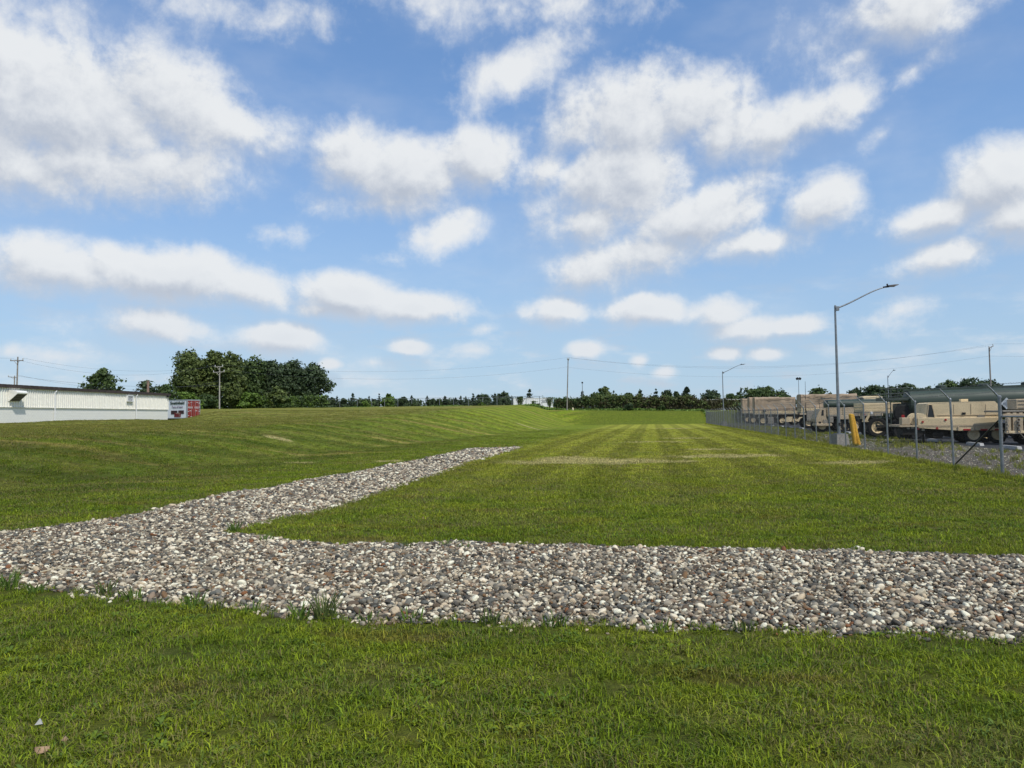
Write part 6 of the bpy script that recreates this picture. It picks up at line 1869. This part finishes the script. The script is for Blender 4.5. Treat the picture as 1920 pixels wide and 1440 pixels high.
# ------------------------------------------------------------------ small things on the lawn
def weed(px, py, label, seed, h, n=26, m=None):
    r = np.random.default_rng(seed)
    p = hit(px, py)
    o = tag(empty('weed_clump', (p[0], p[1], gz(p[0], p[1])), r.uniform(0, 6)), label, 'weed', 'weeds along the stone edge')
    vs = []; fs = []; cs = []
    for _ in range(n):
        a = r.uniform(0, 6.283); q = .09 * math.sqrt(r.random()); bx, by = q * math.cos(a), q * math.sin(a)
        hh = h * r.uniform(.45, 1.1); L = hh * r.uniform(.1, .7); d = a + r.normal(0, .7); dx, dy = math.cos(d), math.sin(d)
        w = r.uniform(.004, .009); e = r.uniform(0, 6.283); fx, fy = math.cos(e) * w, math.sin(e) * w
        n0 = len(vs)
        for t, ww in ((0, .7), (.4, 1.0), (.75, .75)):
            vs += [(bx + dx * L * t * t - fx * ww, by + dy * L * t * t - fy * ww, hh * t), (bx + dx * L * t * t + fx * ww, by + dy * L * t * t + fy * ww, hh * t)]
        vs.append((bx + dx * L, by + dy * L, hh * .96))
        fs += [(n0, n0 + 1, n0 + 3), (n0, n0 + 3, n0 + 2), (n0 + 2, n0 + 3, n0 + 5), (n0 + 2, n0 + 5, n0 + 4), (n0 + 4, n0 + 5, n0 + 6)]
        cs += [(r.random(), r.random() * .9, 0, 1)] * 7
    me = np_mesh('blades', vs, fs, m or L_bright)
    ca = me.color_attributes.new('tint', 'FLOAT_COLOR', 'POINT'); ca.data.foreach_set('color', np.array(cs, np.float32).ravel())
    b = put(bpy.data.objects.new('blades', me), o); b['kind'] = 'stuff'
    return o
WEEDS = [(14, 1106, 'bushy weed clump at the photo left edge of the stones', .22, 60), (66, 1112, 'low weed at the stone edge, second from the photo left edge', .13, 24), (200, 1116, 'weed clump standing in the near edge of the stones, third from left', .16, 34),
         (250, 1124, 'dark leafy weed among the near stones, fourth from left', .12, 26), (365, 1140, 'weed clump at the near edge left of the tall stalky ones', .17, 34), (398, 1146, 'short weed clump just right of a taller one at the near edge', .11, 26),
         (470, 1150, 'weed between near stones left of the tallest clump', .12, 22), (560, 1162, 'tall weed clump at the near edge, left of the tallest', .19, 40), (610, 1160, 'tallest stalky weed clump at the near stone edge', .25, 44),
         (690, 1166, 'low weed right of the tallest clump at the near edge', .12, 22), (770, 1168, 'weed clump at the near edge below the middle of the stones', .14, 26), (920, 1174, 'leafy weed at the near stone edge, near the photo middle', .14, 26),
         (1040, 1176, 'brownish weed at the near stone edge right of the photo middle', .13, 24), (1230, 1182, 'small weed at the near edge under the right part of the stones', .11, 18), (1400, 1188, 'small weed with thin stems at the near edge, far right', .12, 18),
         (440, 998, 'weed on the tip of the lawn between both stone runs', .20, 40), (500, 1016, 'dark weed among stones below the lawn tip', .14, 26), (762, 1030, 'weedy patch at the far stone edge, left of the middle', .12, 36), (835, 1026, 'small round weed at the far stone edge', .11, 22), (870, 1030, 'small weed right of the round one at the far stone edge', .10, 18)]
for i, (px, py, lab, h, n) in enumerate(WEEDS):
    weed(px, py, lab, 700 + i, h, n, (L_bright, L_bright, L_olive)[i % 3])
p = hit(73, 1364)
o = tag(empty('paper_scrap', (p[0], p[1], gz(p[0], p[1]) + .018), .4), 'small white paper scrap caught in the near grass', 'litter')
MB().add([(-.016, 0, 0), (.014, -.008, .003), (.003, .004, .022), (.012, .026, .008), (-.022, 0, -.002), (.02, -.012, .002), (.004, .006, .032), (.012, .028, .006)], [(0, 1, 2), (2, 1, 3), (0, 2, 3), (6, 5, 4), (7, 5, 6), (7, 6, 4)]).build('paper', M_concw, o)
p = hit(79, 1412)
M_leaf = mat('dry_leaf', (.36, .235, .14), .8, 0, .2, 20, (.22, .13, .08), .5)
for (px, py, s, lab, rz) in ((79, 1414, 1.0, 'dry tan leaf folded on the near grass at the photo lower left', .2), (121, 1394, .6, 'smaller dry leaf right of the folded one on the near grass', 1.9)):
    p = hit(px, py)
    o = tag(empty('dry_leaf', (p[0], p[1], gz(p[0], p[1]) + .03), rz), lab, 'leaf', 'dry leaves on the near lawn')
    vs = []
    for t in np.linspace(-1, 1, 7):
        w = (1 - t * t) ** .7 * .026 * s + .001
        vs += [(.036 * s * t, -w, -.018 * s * (1 - .3 * t)), (.036 * s * t, 0, .008 * s), (.036 * s * t, w, -.018 * s * (1 + .2 * t))]
    fs = []
    for i in range(6):
        for j in range(2): fs.append((i * 3 + j, i * 3 + 3 + j, i * 3 + 4 + j, i * 3 + 1 + j))
    MB().add(vs, fs).build('leaf', M_leaf, o, True)
# a pale dry stalk lying on the stones
a = hit(75, 1088); b = hit(170, 1080)
o = tag(empty('dry_stalk', tuple(a), 0), 'long pale dry stalk lying on the stones at the left', 'stalk')
v = Vector(b - a)
MB().tube([(0, 0, .09), tuple(v * .35 + Vector((0, .02, .12))), tuple(v * .7 + Vector((0, -.01, .10))), tuple(v + Vector((0, 0, .09)))], [.007, .007, .006, .003], 5).build('stem', mat('straw', (.55, .47, .31)), o)
